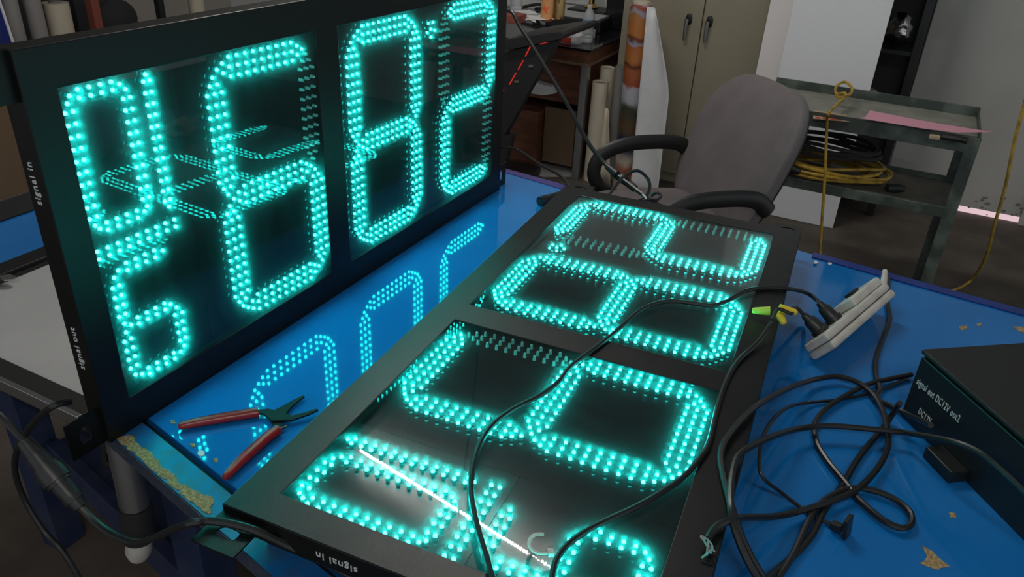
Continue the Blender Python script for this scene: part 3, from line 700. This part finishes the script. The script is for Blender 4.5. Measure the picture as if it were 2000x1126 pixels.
# ================================================================== utility cart and what lies on it
X0c, X1c, Yc0, Yc1 = 2.56, 2.96, -1.175, -.40
ct = thing('utility_cart', 'worn grey-green steel utility cart with a tray top and a lower shelf', 'cart', ((X0c+X1c)/2, (Yc0+Yc1)/2, 0))
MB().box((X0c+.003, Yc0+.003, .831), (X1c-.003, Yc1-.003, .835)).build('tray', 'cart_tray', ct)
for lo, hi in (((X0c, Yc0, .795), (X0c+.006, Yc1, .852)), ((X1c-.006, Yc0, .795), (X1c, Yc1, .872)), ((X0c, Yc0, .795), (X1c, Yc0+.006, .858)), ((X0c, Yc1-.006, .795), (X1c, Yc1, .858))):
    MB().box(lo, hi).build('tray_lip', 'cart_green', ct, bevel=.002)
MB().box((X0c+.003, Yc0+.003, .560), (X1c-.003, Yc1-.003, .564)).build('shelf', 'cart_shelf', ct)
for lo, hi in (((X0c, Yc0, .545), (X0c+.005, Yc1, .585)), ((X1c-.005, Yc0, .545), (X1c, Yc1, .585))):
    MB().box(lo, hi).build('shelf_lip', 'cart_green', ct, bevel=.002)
for x, sx in ((X0c, 1), (X1c, -1)):
    for y, sy in ((Yc0, 1), (Yc1, -1)):
        x = (X0c if sx > 0 else X1c)-sx*.0015; y -= sy*.0015
        mb = MB().prism([(x,y,.07),(x+sx*.042,y,.07),(x+sx*.042,y+sy*.004,.07),(x+sx*.004,y+sy*.004,.07),(x+sx*.004,y+sy*.042,.07),(x,y+sy*.042,.07)], (0,0,.775))
        lg = mb.build('leg', 'cart_green', ct)
        MB().lathe([(.0001,-.014),(.036,-.014),(.036,.014),(.0001,.014)], (x+sx*.02, y+sy*.02, .037), (0,1,0), 16).build('wheel', 'black_rubber', lg, smooth=True)
# pink paper
zp = .862
P = [onz(p, zp) for p in ((1699,216),(1760,228),(1830,241),(1893,251),(1938,258),(1870,259),(1801,260),(1740,248),(1676,238),(1690,229))]
P = [Vector((max(p.x, X0c-.03), p.y, p.z)) for p in P]
tag(MB().prism(P, (0,0,.0012)).build('paper_sheet', 'pink_paper'), 'loose pink paper sheet lying across the cart tray', 'paper')
cd = thing('card_label', 'tan card with rows of red print lying in the cart tray', 'card', onz((1625,230), .820))
MB().prism([onz(p, .8355) for p in ((1588,216),(1652,224),(1660,238),(1588,232))], (0,0,.002)).build('card', 'tan_card', cd)
for k in range(4):
    for j in range(2):
        MB().prism([onz((1593+k*14+dx, 222+j*6+k*1.2+dy), .8377) for dx, dy in ((0,0),(9,1),(9,4),(0,3))], (0,0,.0004)).build('print_mark', 'red_print', cd)
tp = thing('tool_scrap', 'dark oily tool with an orange grip on the cart tray edge', 'tool', onz((1860,272), .822))
MB().tube(catmull([onz(p, .848) for p in ((1838,266),(1865,270),(1890,275))], 4), .012, 8).build('handle', 'dark_steel', tp, smooth=True)
MB().bar(onz((1815,266), .846), onz((1836,269), .846), .018, .014).build('grip', 'tan_card', tp, bevel=.003)
# cord hooked over the tray
cable('hook_cord', 'yellow cord with a knotted ring, hanging down over the front of the cart',
      [onz((1632,185), .90), onz((1640,190), .89), onz((1660,184), .89), onz((1664,172), .90), onz((1650,160), .91), onz((1634,168), .90), onz((1633,182), .89), onz((1650,182), .89), onz((1650,190), .885), onz((1636,202), .88), onz((1620,220), .872), onx((1615,243), 2.548), onx((1612,330), 2.545), onx((1606,420), 2.54), onx((1600,520), 2.53), onx((1594,620), 2.52), Vector((2.50,-.78,.012))], .0055, 'yellow_cord', 'cord')
# coil of yellow extension cord on the shelf
yc = thing('extension_cord', 'coiled yellow extension cord piled on the cart lower shelf', 'extension cord', (2.74, -.70, .565))
pts = []
for k in range(6*12+1):
    a = 2*PI*k/12; r = 1+.10*math.sin(k*.9)+.05*math.sin(k*2.3); h = .575+.009*(k/12)+.004*math.sin(k*1.7)
    pts.append((2.745+.13*r*math.cos(a)+.02*math.sin(k*.31), -.70+.20*r*math.sin(a)+.03*math.sin(k*.23), h))
MB().tube(catmull(pts, 3), .0068, 8).build('cord', 'yellow_cord', yc, smooth=True)
MB().tube([(2.66,-.93,.585),(2.68,-.965,.585),(2.69,-.99,.585)], [.016,.018,.013], 10).build('plug', 'black_rubber', yc, smooth=True)
MB().tube([(2.62,-.55,.60),(2.61,-.585,.60),(2.605,-.61,.60)], [.014,.017,.012], 10).build('socket', 'black_rubber', yc, smooth=True)
pts = []
for k in range(4*12+1):
    a = 2*PI*k/12+1; r = 1+.12*math.sin(k*1.1); h = .650+.012*(k/12)+.006*math.sin(k*1.3)
    pts.append((2.78+.10*r*math.cos(a), -.70+.16*r*math.sin(a), h))
tag(MB().tube(catmull(pts, 3), .008, 8).build('black_cord_coil', 'dark_cloth', None, smooth=True), 'coil of dark greasy cord lying on top of the yellow coil', 'cord')
cable('wall_cord', 'yellow cord hanging from above and trailing on the brown floor beside the cart', [Vector((3.05, -1.50, 2.99)), onx((2060,-60), 3.05), onx((2030,90), 3.05), onx((2003,195), 3.05), onx((1984,265), 3.05), onx((1962,370), 3.05), onx((1942,440), 3.05), onx((1926,500), 3.08), onz((1898,545), .02), onz((1862,566), .008), onz((1800,575), .008)], .0065, 'yellow_cord', 'cord')

# ================================================================== white boards, black rack
tag(MB().prism([(3.625,-.745,.002),(3.625,-.30,.002),(3.80,-.30,2.40),(3.80,-.745,2.40)], (.010,0,.0)).build('foam_board', 'board_white', None, bevel=.001), 'tall white foam board leaning in front of the beige cabinet', 'board')
tag(MB().prism([(3.66,-.60,.002),(3.66,-.185,.002),(3.825,-.185,2.42),(3.825,-.60,2.42)], (.010,0,.0)).build('foam_board', 'board_warm', None, bevel=.001), 'warm white board peeking out behind the front foam board', 'board')
rk = thing('black_rack', 'black steel rack with foil bags between the white board and the grey door', 'rack', (4.1, -.78, 0))
for y in (-.66, -.90):
    for x in (3.95, 4.25): MB().box((x-.02, y-.02, 0), (x+.02, y+.02, 2.3)).build('post', 'black_plastic', rk, bevel=.002)
for z in (.12, .50, .86, 1.20, 1.6, 2.0): MB().box((3.94, -.92, z), (4.26, -.64, z+.02)).build('shelf', 'black_plastic', rk)
MB().box((4.255, -.92, 0), (4.265, -.64, 2.3)).build('back_sheet', 'dark_cloth', rk)
def bag(c, r, label, m):
    mb = MB().superq(c, ((r,0,0),(0,r*.8,0),(0,0,r)), 1, 1, 12, 18, lambda a, b, k: (a*(1+.15*math.sin(7*b+5*k)), b*(1+.15*math.sin(9*k+3*a)), k*(1+.1*math.sin(8*a))))
    return tag(mb.build('foil_bag', m, None, smooth=True), label, 'bag')
p = onx((1762,25), 4.05); bag(Vector((4.06, -.79, .86+.02+.086)), .075, 'crumpled shiny foil bag on the black rack', 'shiny_foil')
bag(Vector((4.05, -.74, .52+.069)), .06, 'grey crumpled bag low on the black rack', 'roll_grey')

# ================================================================== steel cabinet
Yk0, Yk1 = -.30, .61
cbk = thing('steel_cabinet', 'beige two-door steel cabinet with lever handles behind the office chair', 'cabinet', (4.03, (Yk0+Yk1)/2, 0))
MB().box((3.815, Yk0, .0), (4.27, Yk1, 1.83)).build('body', 'beige_steel', cbk, bevel=.004)
for y0, y1, sg in ((Yk0+.006, .153, -1), (.159, Yk1-.006, 1)):
    dr_ = MB().box((3.795, y0, .06), (3.815, y1, 1.81)).build('door', 'beige_steel', cbk, bevel=.003)
    hy = .117 if sg < 0 else .229; z = .85+.075
    MB().superq((3.793, hy, z), ((.008,0,0),(0,.018,0),(0,0,.030)), .8, .8, 8, 16).build('handle_plate', 'dark_steel', dr_, smooth=True)
    MB().tube([(3.79,hy,z),(3.768,hy+.004,z-.005)], .010, 10).build('handle_stem', 'dark_steel', dr_, smooth=True)
    MB().tube([(3.766,hy+.004,z+.005),(3.764,hy+.006,z-.05),(3.768,hy+.006,z-.105)], [.011,.009,.007], 10).build('handle_lever', 'steel', dr_, smooth=True)
tag(MB().box((3.9, .10, 1.83), (4.2, .45, 2.05)).build('carton', 'brown_card', None, bevel=.003), 'brown carton on top of the beige cabinet', 'box')

# ================================================================== rolls of vinyl beside the desk
def food(name):
    m = bpy.data.materials.new(name); m.use_nodes = True; nt = m.node_tree; b = nt.nodes['Principled BSDF']; N = nt.nodes.new; Lk = nt.links.new
    tc = N('ShaderNodeTexCoord'); sp = N('ShaderNodeSeparateXYZ'); ns = N('ShaderNodeTexNoise'); ns.inputs['Scale'].default_value = 9; ns.inputs['Detail'].default_value = 3
    Lk(tc.outputs['Object'], sp.inputs[0]); Lk(tc.outputs['Object'], ns.inputs[0])
    ad = N('ShaderNodeMath'); ad.operation = 'MULTIPLY_ADD'; ad.inputs[1].default_value = .16; Lk(ns.outputs[0], ad.inputs[0]); Lk(sp.outputs['Z'], ad.inputs[2])
    mr = N('ShaderNodeMapRange'); mr.inputs[1].default_value = .08; mr.inputs[2].default_value = 1.10; Lk(ad.outputs[0], mr.inputs[0])
    r = N('ShaderNodeValToRGB'); r.color_ramp.interpolation = 'EASE'; e = r.color_ramp.elements
    cols = [(0,(.45,.40,.34)),(.10,(.30,.07,.03)),(.18,(.42,.36,.30)),(.26,(.012,.02,.06)),(.36,(.10,.06,.03)),(.45,(.04,.05,.03)),(.52,(.42,.42,.46)),(.57,(.42,.42,.48)),(.59,(.30,.075,.03)),(.67,(.36,.11,.04)),(.69,(.12,.03,.015)),(.71,(.42,.16,.045)),(.79,(.40,.13,.04)),(.805,(.30,.31,.38)),(.83,(.14,.04,.02)),(.85,(.45,.17,.04)),(.93,(.40,.16,.05)),(.94,(.30,.32,.40)),(.965,(.34,.07,.03)),(1,(.62,.60,.62))]
    e[0].position = 0; e[0].color = (*cols[0][1], 1); e[1].position = 1; e[1].color = (*cols[-1][1], 1)
    for p_, c_ in cols[1:-1]: k = e.new(p_); k.color = (*c_, 1)
    Lk(mr.outputs[0], r.inputs[0]); Lk(r.outputs[0], b.inputs['Base Color']); b.inputs['Roughness'].default_value = .35
    MATS[name] = m
food('food_print')
vr = thing('banner_roll', 'printed vinyl banner roll with a baked-goods picture and a loose white flap', 'banner', (3.56, .41, 0))
b0, t0 = Vector((3.55, .405, 0)), Vector((3.56, .430, 1.01))
MB().tube([b0, b0.lerp(t0,.5), t0], .058, 26, caps=False).build('roll', 'food_print', vr, smooth=True)
MB().tube([b0, t0+Vector((0,0,.012))], .045, 20).build('core', 'cream_paper', vr, smooth=True)
# loose flap: a curling sheet that widens towards the middle
rows = 14; vs = []; fs = []; nn = 10
for i in range(rows+1):
    z = i/rows*1.005; yr = .178+.03*z if z < .6 else .196+.32*(z-.6)**1.0*(1+.15*(z-.6))
    for j in range(nn+1):
        q = j/nn; ce = b0.lerp(t0, z/1.01)
        ys_ = ce.y-.052-.012*(1-z); vs.append(Vector((ce.x-.057+.035*math.sin(q*2.6)-.03*q, ys_+(yr-ys_)*q, z)))
for i in range(rows):
    for j in range(nn): k = i*(nn+1)+j; fs.append((k, k+1, k+nn+2, k+nn+1))
fl = MB().add(vs, fs).build('flap', 'banner_white', vr, smooth=True)
sm = fl.modifiers.new('thickness', 'SOLIDIFY'); sm.thickness = .0015
for nm, label, x, y, r, h, m_ in (('a', 'tall cream paper roll standing behind the shorter one beside the desk', 3.70, .625, .042, .63, 'cream_paper'), ('b', 'cream paper roll with a loose edge standing beside the desk', 3.58, .615, .045, .575, 'cream_paper'), ('c', 'grey cardboard tube standing between the cream rolls and the banner', 3.66, .535, .030, .66, 'grey_card')):
    t = thing('paper_roll', label, 'paper roll', (x, y, 0), group='rolls beside the desk')
    MB().tube([(x,y,0),(x,y,h)], r, 22, caps=False).build('wrap', m_, t, smooth=True)
    MB().tube([(x,y,0.001),(x,y,h-.01)], r*.8, 18).build('core', 'grey_card', t, smooth=True)
    if nm == 'b':
        vs = []; fs = []
        for i in range(7):
            for j in range(6): vs.append((x-.02+.02*math.sin(j*.8), y-.035-.020*j*(1-.10*i), i/6*(h-.14)))
        for i in range(6):
            for j in range(5): k = i*6+j; fs.append((k, k+1, k+7, k+6))
        o = MB().add(vs, fs).build('loose_edge', m_, t, smooth=True); sm = o.modifiers.new('thickness', 'SOLIDIFY'); sm.thickness = .001

# ================================================================== desks
dk = thing('wood_desk', 'dark red-brown wooden desk with a black top and steel corner leg', 'desk', (4.0, 1.3, 0))
ZD = T-.1
MB().box((3.50, .66, ZD-.012), (4.52, 2.2, ZD)).build('top', 'desk_top', dk, bevel=.002)
MB().box((3.51, .67, ZD-.075), (4.5, 2.2, ZD-.012)).build('apron', 'desk_wood', dk, bevel=.002)
MB().box((3.505, .665, ZD-.09), (4.5, 2.2, ZD-.075)).build('trim_strip', 'desk_trim', dk)
MB().box((3.515, .675, .0), (3.565, .715, ZD-.09)).build('leg', 'steel', dk, bevel=.003)
MB().box((4.44, .675, .0), (4.49, .715, ZD-.09)).build('leg', 'steel', dk, bevel=.003)
MB().box((3.60, .70, .16), (4.44, .715, ZD-.09)).build('side_panel', 'desk_wood', dk)
MB().box((3.58, .73, .42), (3.60, 1.35, ZD-.095)).build('drawer', 'desk_wood', dk, bevel=.003)
MB().box((3.505, .95, .03), (3.90, 1.50, .36)).build('file_drawer', 'desk_wood', dk, bevel=.004)
MB().box((3.95, .74, 0), (3.97, 2.2, ZD-.1)).build('modesty_panel', 'dark_panel', dk)
MB().box((3.58, .745, .05), (3.60, .94, .38)).build('file_front', 'brown_card', dk)
tag(MB().prism([onx(p, 3.507) for p in ((1036,182),(1046,161),(1062,166),(1076,170),(1082,183),(1060,186))], (.06,0,0)).build('paper_stack', 'paper'), 'bent white papers in the open file drawer of the wooden desk', 'paper')
gd = thing('gaming_desk', 'black computer desk with slanted leg panel and red light strips', 'desk', (3.5, 1.2, 0))
pt = [onx(p, 3.06) for p in ((985,78),(1070,64),(1098,62),(1103,68),(1099,76),(985,100))]
MB().prism([Vector((3.06, p.y, p.z)) for p in pt], (.42, 0, 0)).build('top', 'dark_panel', gd, bevel=.004)
pb_ = [onx(p, 3.10) for p in ((972,104),(1092,77),(1079,100),(1060,132),(1035,175),(1010,222),(987,262),(965,262))]
MB().prism(pb_, (.05, 0, 0)).build('leg_panel', 'dark_panel', gd, bevel=.003)
bb = onx((985,262), 3.10); MB().prism([Vector((3.10, bb.y-.05, bb.z)), Vector((3.10, bb.y+.10, bb.z)), Vector((3.10, bb.y+.14, .05)), Vector((3.10, bb.y+.02, .05))], (.05,0,0)).build('leg_panel', 'dark_panel', gd)
MB().box((2.85, bb.y-.06, 0), (3.48, bb.y+.16, .05)).build('foot', 'dark_panel', gd, bevel=.004)
for pa, q_ in (((1037,88),(1026,110)),((1022,118),(1012,136)),((1008,142),(995,165)),((1054,86),(1070,82)),((982,174),(984,178))):
    MB().bar(onx(pa, 3.095), onx(q_, 3.095), .003, .005).build('light_strip', 'red_glow', gd)
for px in ((1001,103),(994,109)):
    MB().lathe([(.0001,0),(.007,0),(.005,.004),(.0001,.005)], onx(px, 3.09), (-1,0,0), 10).build('power_light', 'red_glow', gd)
for px in ((1033,129),(1005,159)):
    p = onx(px, 3.095); MB().bar(p, p+Vector((0,-.025,.004)), .006, .012).build('clip', 'steel', gd)
# things on the desks
ztop = max(p.z for p in pt)
def can2(px, x, z, r, h, m, label):
    p = onx(px, x); p = Vector((p.x, p.y, z)); t = thing('drink_can', label, 'can', p)
    MB().lathe([(r*.8,0),(r,.006),(r,h-.012),(r*.85,h-.002)], p, n=24).build('body', m, t, smooth=True)
    MB().lathe([(r*.86,h-.002),(r*.86,h),(r*.78,h-.003),(.0001,h-.003)], p, n=24).build('lid', 'bright_steel', t, smooth=True)
can2((1066,62), 3.28, ztop, .033, .155, 'can_orange', 'tall orange and red drink can on the black computer desk')
can2((1088,58), 3.36, ztop, .033, .165, 'can_gold', 'tall gold drink can behind the orange one')
def bottle(p, label, s=1.0):
    t = thing('water_bottle', label, 'bottle', p)
    prof = [(.028,0),(.033,.008),(.033,.02),(.031,.025),(.033,.03),(.033,.04),(.031,.045),(.033,.05),(.033,.13),(.031,.145),(.018,.175),(.013,.182),(.013,.192)]
    MB().lathe([(r*s, h*s) for r, h in prof], p, n=22).build('body', 'clear_plastic', t, smooth=True)
    MB().lathe([(.0336*s,.085*s),(.0336*s,.125*s)], p, n=22).build('label_band', 'label_blue', t, smooth=True)
    MB().lathe([(.0145*s,.188*s),(.0145*s,.203*s),(.0001,.204*s)], p, n=18).build('cap', 'white_plastic', t, smooth=True)
bottle(onz((1146,83), ZD), 'clear water bottle with a blue label standing on the wooden desk corner')
p = onx((1006,60), 3.36); bottle(Vector((3.36, p.y, ztop)), 'clear water bottle on the black computer desk near the standing sign', .95)
bxp = thing('game_box', 'flat white carton on the wooden desk beside the water bottle', 'box', onz((1125,80), ZD))
p = onz((1122,84), ZD)
MB().box((p.x-.05, p.y-.035, ZD), (p.x+.22, p.y+.10, ZD+.045)).build('carton', 'paper', bxp, bevel=.002)
MB().box((p.x-.052, p.y-.0, ZD+.004), (p.x-.05, p.y+.08, ZD+.035)).build('print', 'red_print', bxp)
cv = thing('card_reader', 'low black desk machine with a red panel behind the water bottle', 'machine', (4.05, .98, ZD))
MB().box((3.98, .80, ZD), (4.18, 1.16, ZD+.07)).build('body', 'black_plastic', cv, bevel=.008)
MB().box((3.975, .86, ZD+.015), (3.982, .93, ZD+.055)).build('panel', 'red_plastic', cv, bevel=.001)
MB().box((4.0, .82, ZD+.07), (4.17, 1.14, ZD+.078)).build('tray', 'grey_panel', cv)
tr = thing('desk_stand', 'black desk stand with a brass collar and post against the white wall', 'stand', (4.40, 1.02, ZD))
MB().prism([(4.30,.90,ZD),(4.50,.90,ZD),(4.50,1.16,ZD),(4.30,1.16,ZD)], (0,0,.07)).build('base', 'black_plastic', tr, bevel=.01)
MB().lathe([(.045,.07),(.045,.08),(.02,.10),(.018,.13)], (4.40,1.03,ZD), n=18).build('collar', 'brass', tr, smooth=True)
MB().tube([(4.40,1.03,ZD+.13),(4.40,1.03,ZD+.45)], .022, 14).build('post', 'black_plastic', tr, smooth=True)
sp = thing('speaker_box', 'glossy black box with a small white lamp at the back of the wooden desk', 'speaker', (4.32, .76, ZD))
MB().box((4.18, .685, ZD), (4.46, .85, ZD+.24)).build('body', 'desk_top', sp, bevel=.008)
MB().lathe([(.0001,0),(.004,0),(.0001,.002)], (4.178, .765, ZD+.06), (-1,0,0), 8).build('lamp', 'paper', sp)
MB().box((4.20, .70, ZD+.24), (4.45, .84, ZD+.265)).build('lid', 'black_plastic', sp, bevel=.004)
for k, (px, w_, h_, a_s) in enumerate((((1030,50),.10,.14,.3),((1045,42),.12,.16,-.5),((1012,55),.14,.10,.9),((1100,35),.12,.16,.2),((1080,30),.15,.10,-.2))):
    c = onz(px, ztop if k < 3 else ZD)
    c = Vector((3.20+.07*k, onx(px, 3.25).y, ztop)) if k < 3 else c
    d1 = Vector((math.cos(a_s), math.sin(a_s), 0)); d2 = Vector((-d1.y, d1.x, 0)); z = Vector((0,0,.004+.003*k))
    vs = []; fs = []
    for i in range(5):
        for j in range(5): vs.append(c+z+d1*w_*(i/4-.5)+d2*h_*(j/4-.5)+Vector((0,0,.012*abs(math.sin(i*1.3+j*1.7+k)))))
    for i in range(4):
        for j in range(4): q = i*5+j; fs.append((q, q+1, q+6, q+5))
    tag(MB().add(vs, fs).build('paper_sheet', 'paper', None, smooth=True), ('narrow crumpled white paper behind the reddish carton', 'creased white paper between the cans and the near water bottle', 'wide flat white paper beside the standing sign edge', 'creased white paper beside the desk stand', 'wide white paper in front of the cable heap')[k], 'paper', 'papers on the desks')
tt_ = tag(MB().box((3.08, .90, ztop), (3.18, 1.05, ztop+.04)).build('carton', 'rust', None, bevel=.003), 'low reddish carton at the front of the black computer desk', 'box')
tag(MB().tube(catmull([(4.1,1.3,ZD+.02),(4.2,1.2,ZD+.05),(4.3,1.35,ZD+.07),(4.2,1.45,ZD+.04),(4.1,1.35,ZD+.03),(4.2,1.28,ZD+.06),(4.35,1.4,ZD+.03)], 6), .010, 8).build('cable_heap', 'dark_cloth', None, smooth=True), 'heap of dark cables at the back of the desk against the white wall', 'cable')
# grey mat on the floor in front of the desks
tag(MB().prism([onz(p, .0) for p in ((985,285),(1010,290),(1060,300),(1135,322),(1125,345),(1060,345),(985,318))], (0,0,.006)).build('floor_mat', 'grey_panel'), 'pale grey chair mat on the floor in front of the desks', 'mat')

# ================================================================== things above the standing sign, against the left wall
rkl = thing('roll_rack', 'dark storage rack holding vinyl rolls against the left wall', 'rack', (2.6, 3.6, 0))
MB().box((1.6, 3.72, 0), (3.0, 3.76, 1.9)).build('back_panel', 'dark_cloth', rkl)
MB().box((1.6, 3.30, .52), (3.0, 3.74, .55)).build('shelf', 'dark_panel', rkl)
MB().box((1.6, 3.30, 1.60), (3.0, 3.74, 1.63)).build('shelf', 'dark_panel', rkl)
for x in (1.62, 2.98): MB().box((x-.02, 3.30, 0), (x+.02, 3.34, 1.9)).build('post', 'dark_panel', rkl)
for i, (x, r, m_, label) in enumerate(((2.145, .038, 'roll_grey', 'slim grey vinyl roll at the blue end of the storage rack'), (2.265, .046, 'roll_grey', 'medium grey vinyl roll in the storage rack'), (2.40, .068, 'cream_paper', 'thick cream vinyl roll in the storage rack'))):
    t = thing('vinyl_roll', label, 'vinyl roll', (x, 3.46, .55))
    MB().tube([(x,3.46,.551),(x,3.46,.86-.05*(i == 2)+.0*i)], r, 20).build('wrap', m_, t, smooth=True)
    MB().tube([(x,3.46,.86-.05*(i == 2)),(x,3.46,.87-.05*(i == 2))], r*.5, 14).build('core', 'grey_card', t, smooth=True)
tag(MB().box((2.55, 3.36, .551), (2.60, 3.42, 1.2)).build('red_post', 'rust', None, bevel=.003), 'rusty red upright bar in the storage rack', 'bar')
p = ony((215,30), 3.42); mb = MB().superq((2.765, 3.45, .672), ((.14,0,0),(0,.06,0),(0,0,.12)), 1, 1, 10, 18)
tag(mb.build('cloth_bundle', 'dark_cloth', None, smooth=True), 'dark cloth bundle in the storage rack beside the red bar', 'bundle')
P = [ony(q, 2.6) for q in ((-60,85),(26,85),(8,30),(-12,-30),(-60,-30))]
t = thing('blue_panel', 'dark blue sign panel with a white edge standing on the brown cupboard', 'panel', (P[1].x-.2, 2.6, P[1].z-.04))
zb_ = [Vector((P[0].x, 2.6, P[1].z-.04)), Vector((P[1].x+.02, 2.6, P[1].z-.04)), P[1], P[2], P[3], P[4]]
cz = P[1].z-.041
kb = thing('cupboard', 'dark brown wooden cupboard under the blue sign panel', 'cupboard', (P[1].x-.25, 2.75, 0))
MB().box((P[1].x-.8, 2.5, .02), (P[1].x+.06, 3.0, cz)).build('body', 'brown_card', kb, bevel=.004)
MB().box((P[1].x-.78, 2.485, .06), (P[1].x-.38, 2.499, cz-.03)).build('door', 'brown_card', kb, bevel=.003)
MB().box((P[1].x-.37, 2.485, .06), (P[1].x+.03, 2.499, cz-.03)).build('door', 'brown_card', kb, bevel=.003)
MB().box((P[1].x-.8, 2.5, 0), (P[1].x+.06, 3.0, .02)).build('plinth', 'dark_panel', kb)
MB().prism(zb_, (0,.03,0)).build('face', 'sign_blue', t)
MB().tube([P[1], P[2], P[3]], .006, 8).build('edge', 'paper', t, smooth=True)
t = thing('vinyl_roll', 'cream vinyl roll standing against the pale left wall behind the standing sign', 'vinyl roll', (3.34, 3.4, 0))
MB().tube([(3.34,3.4,0),(3.34,3.4,.80)], .05, 20).build('wrap', 'cream_paper', t, smooth=True)
MB().tube([(3.34,3.4,.80),(3.34,3.4,.81)], .02, 12).build('core', 'grey_card', t, smooth=True)
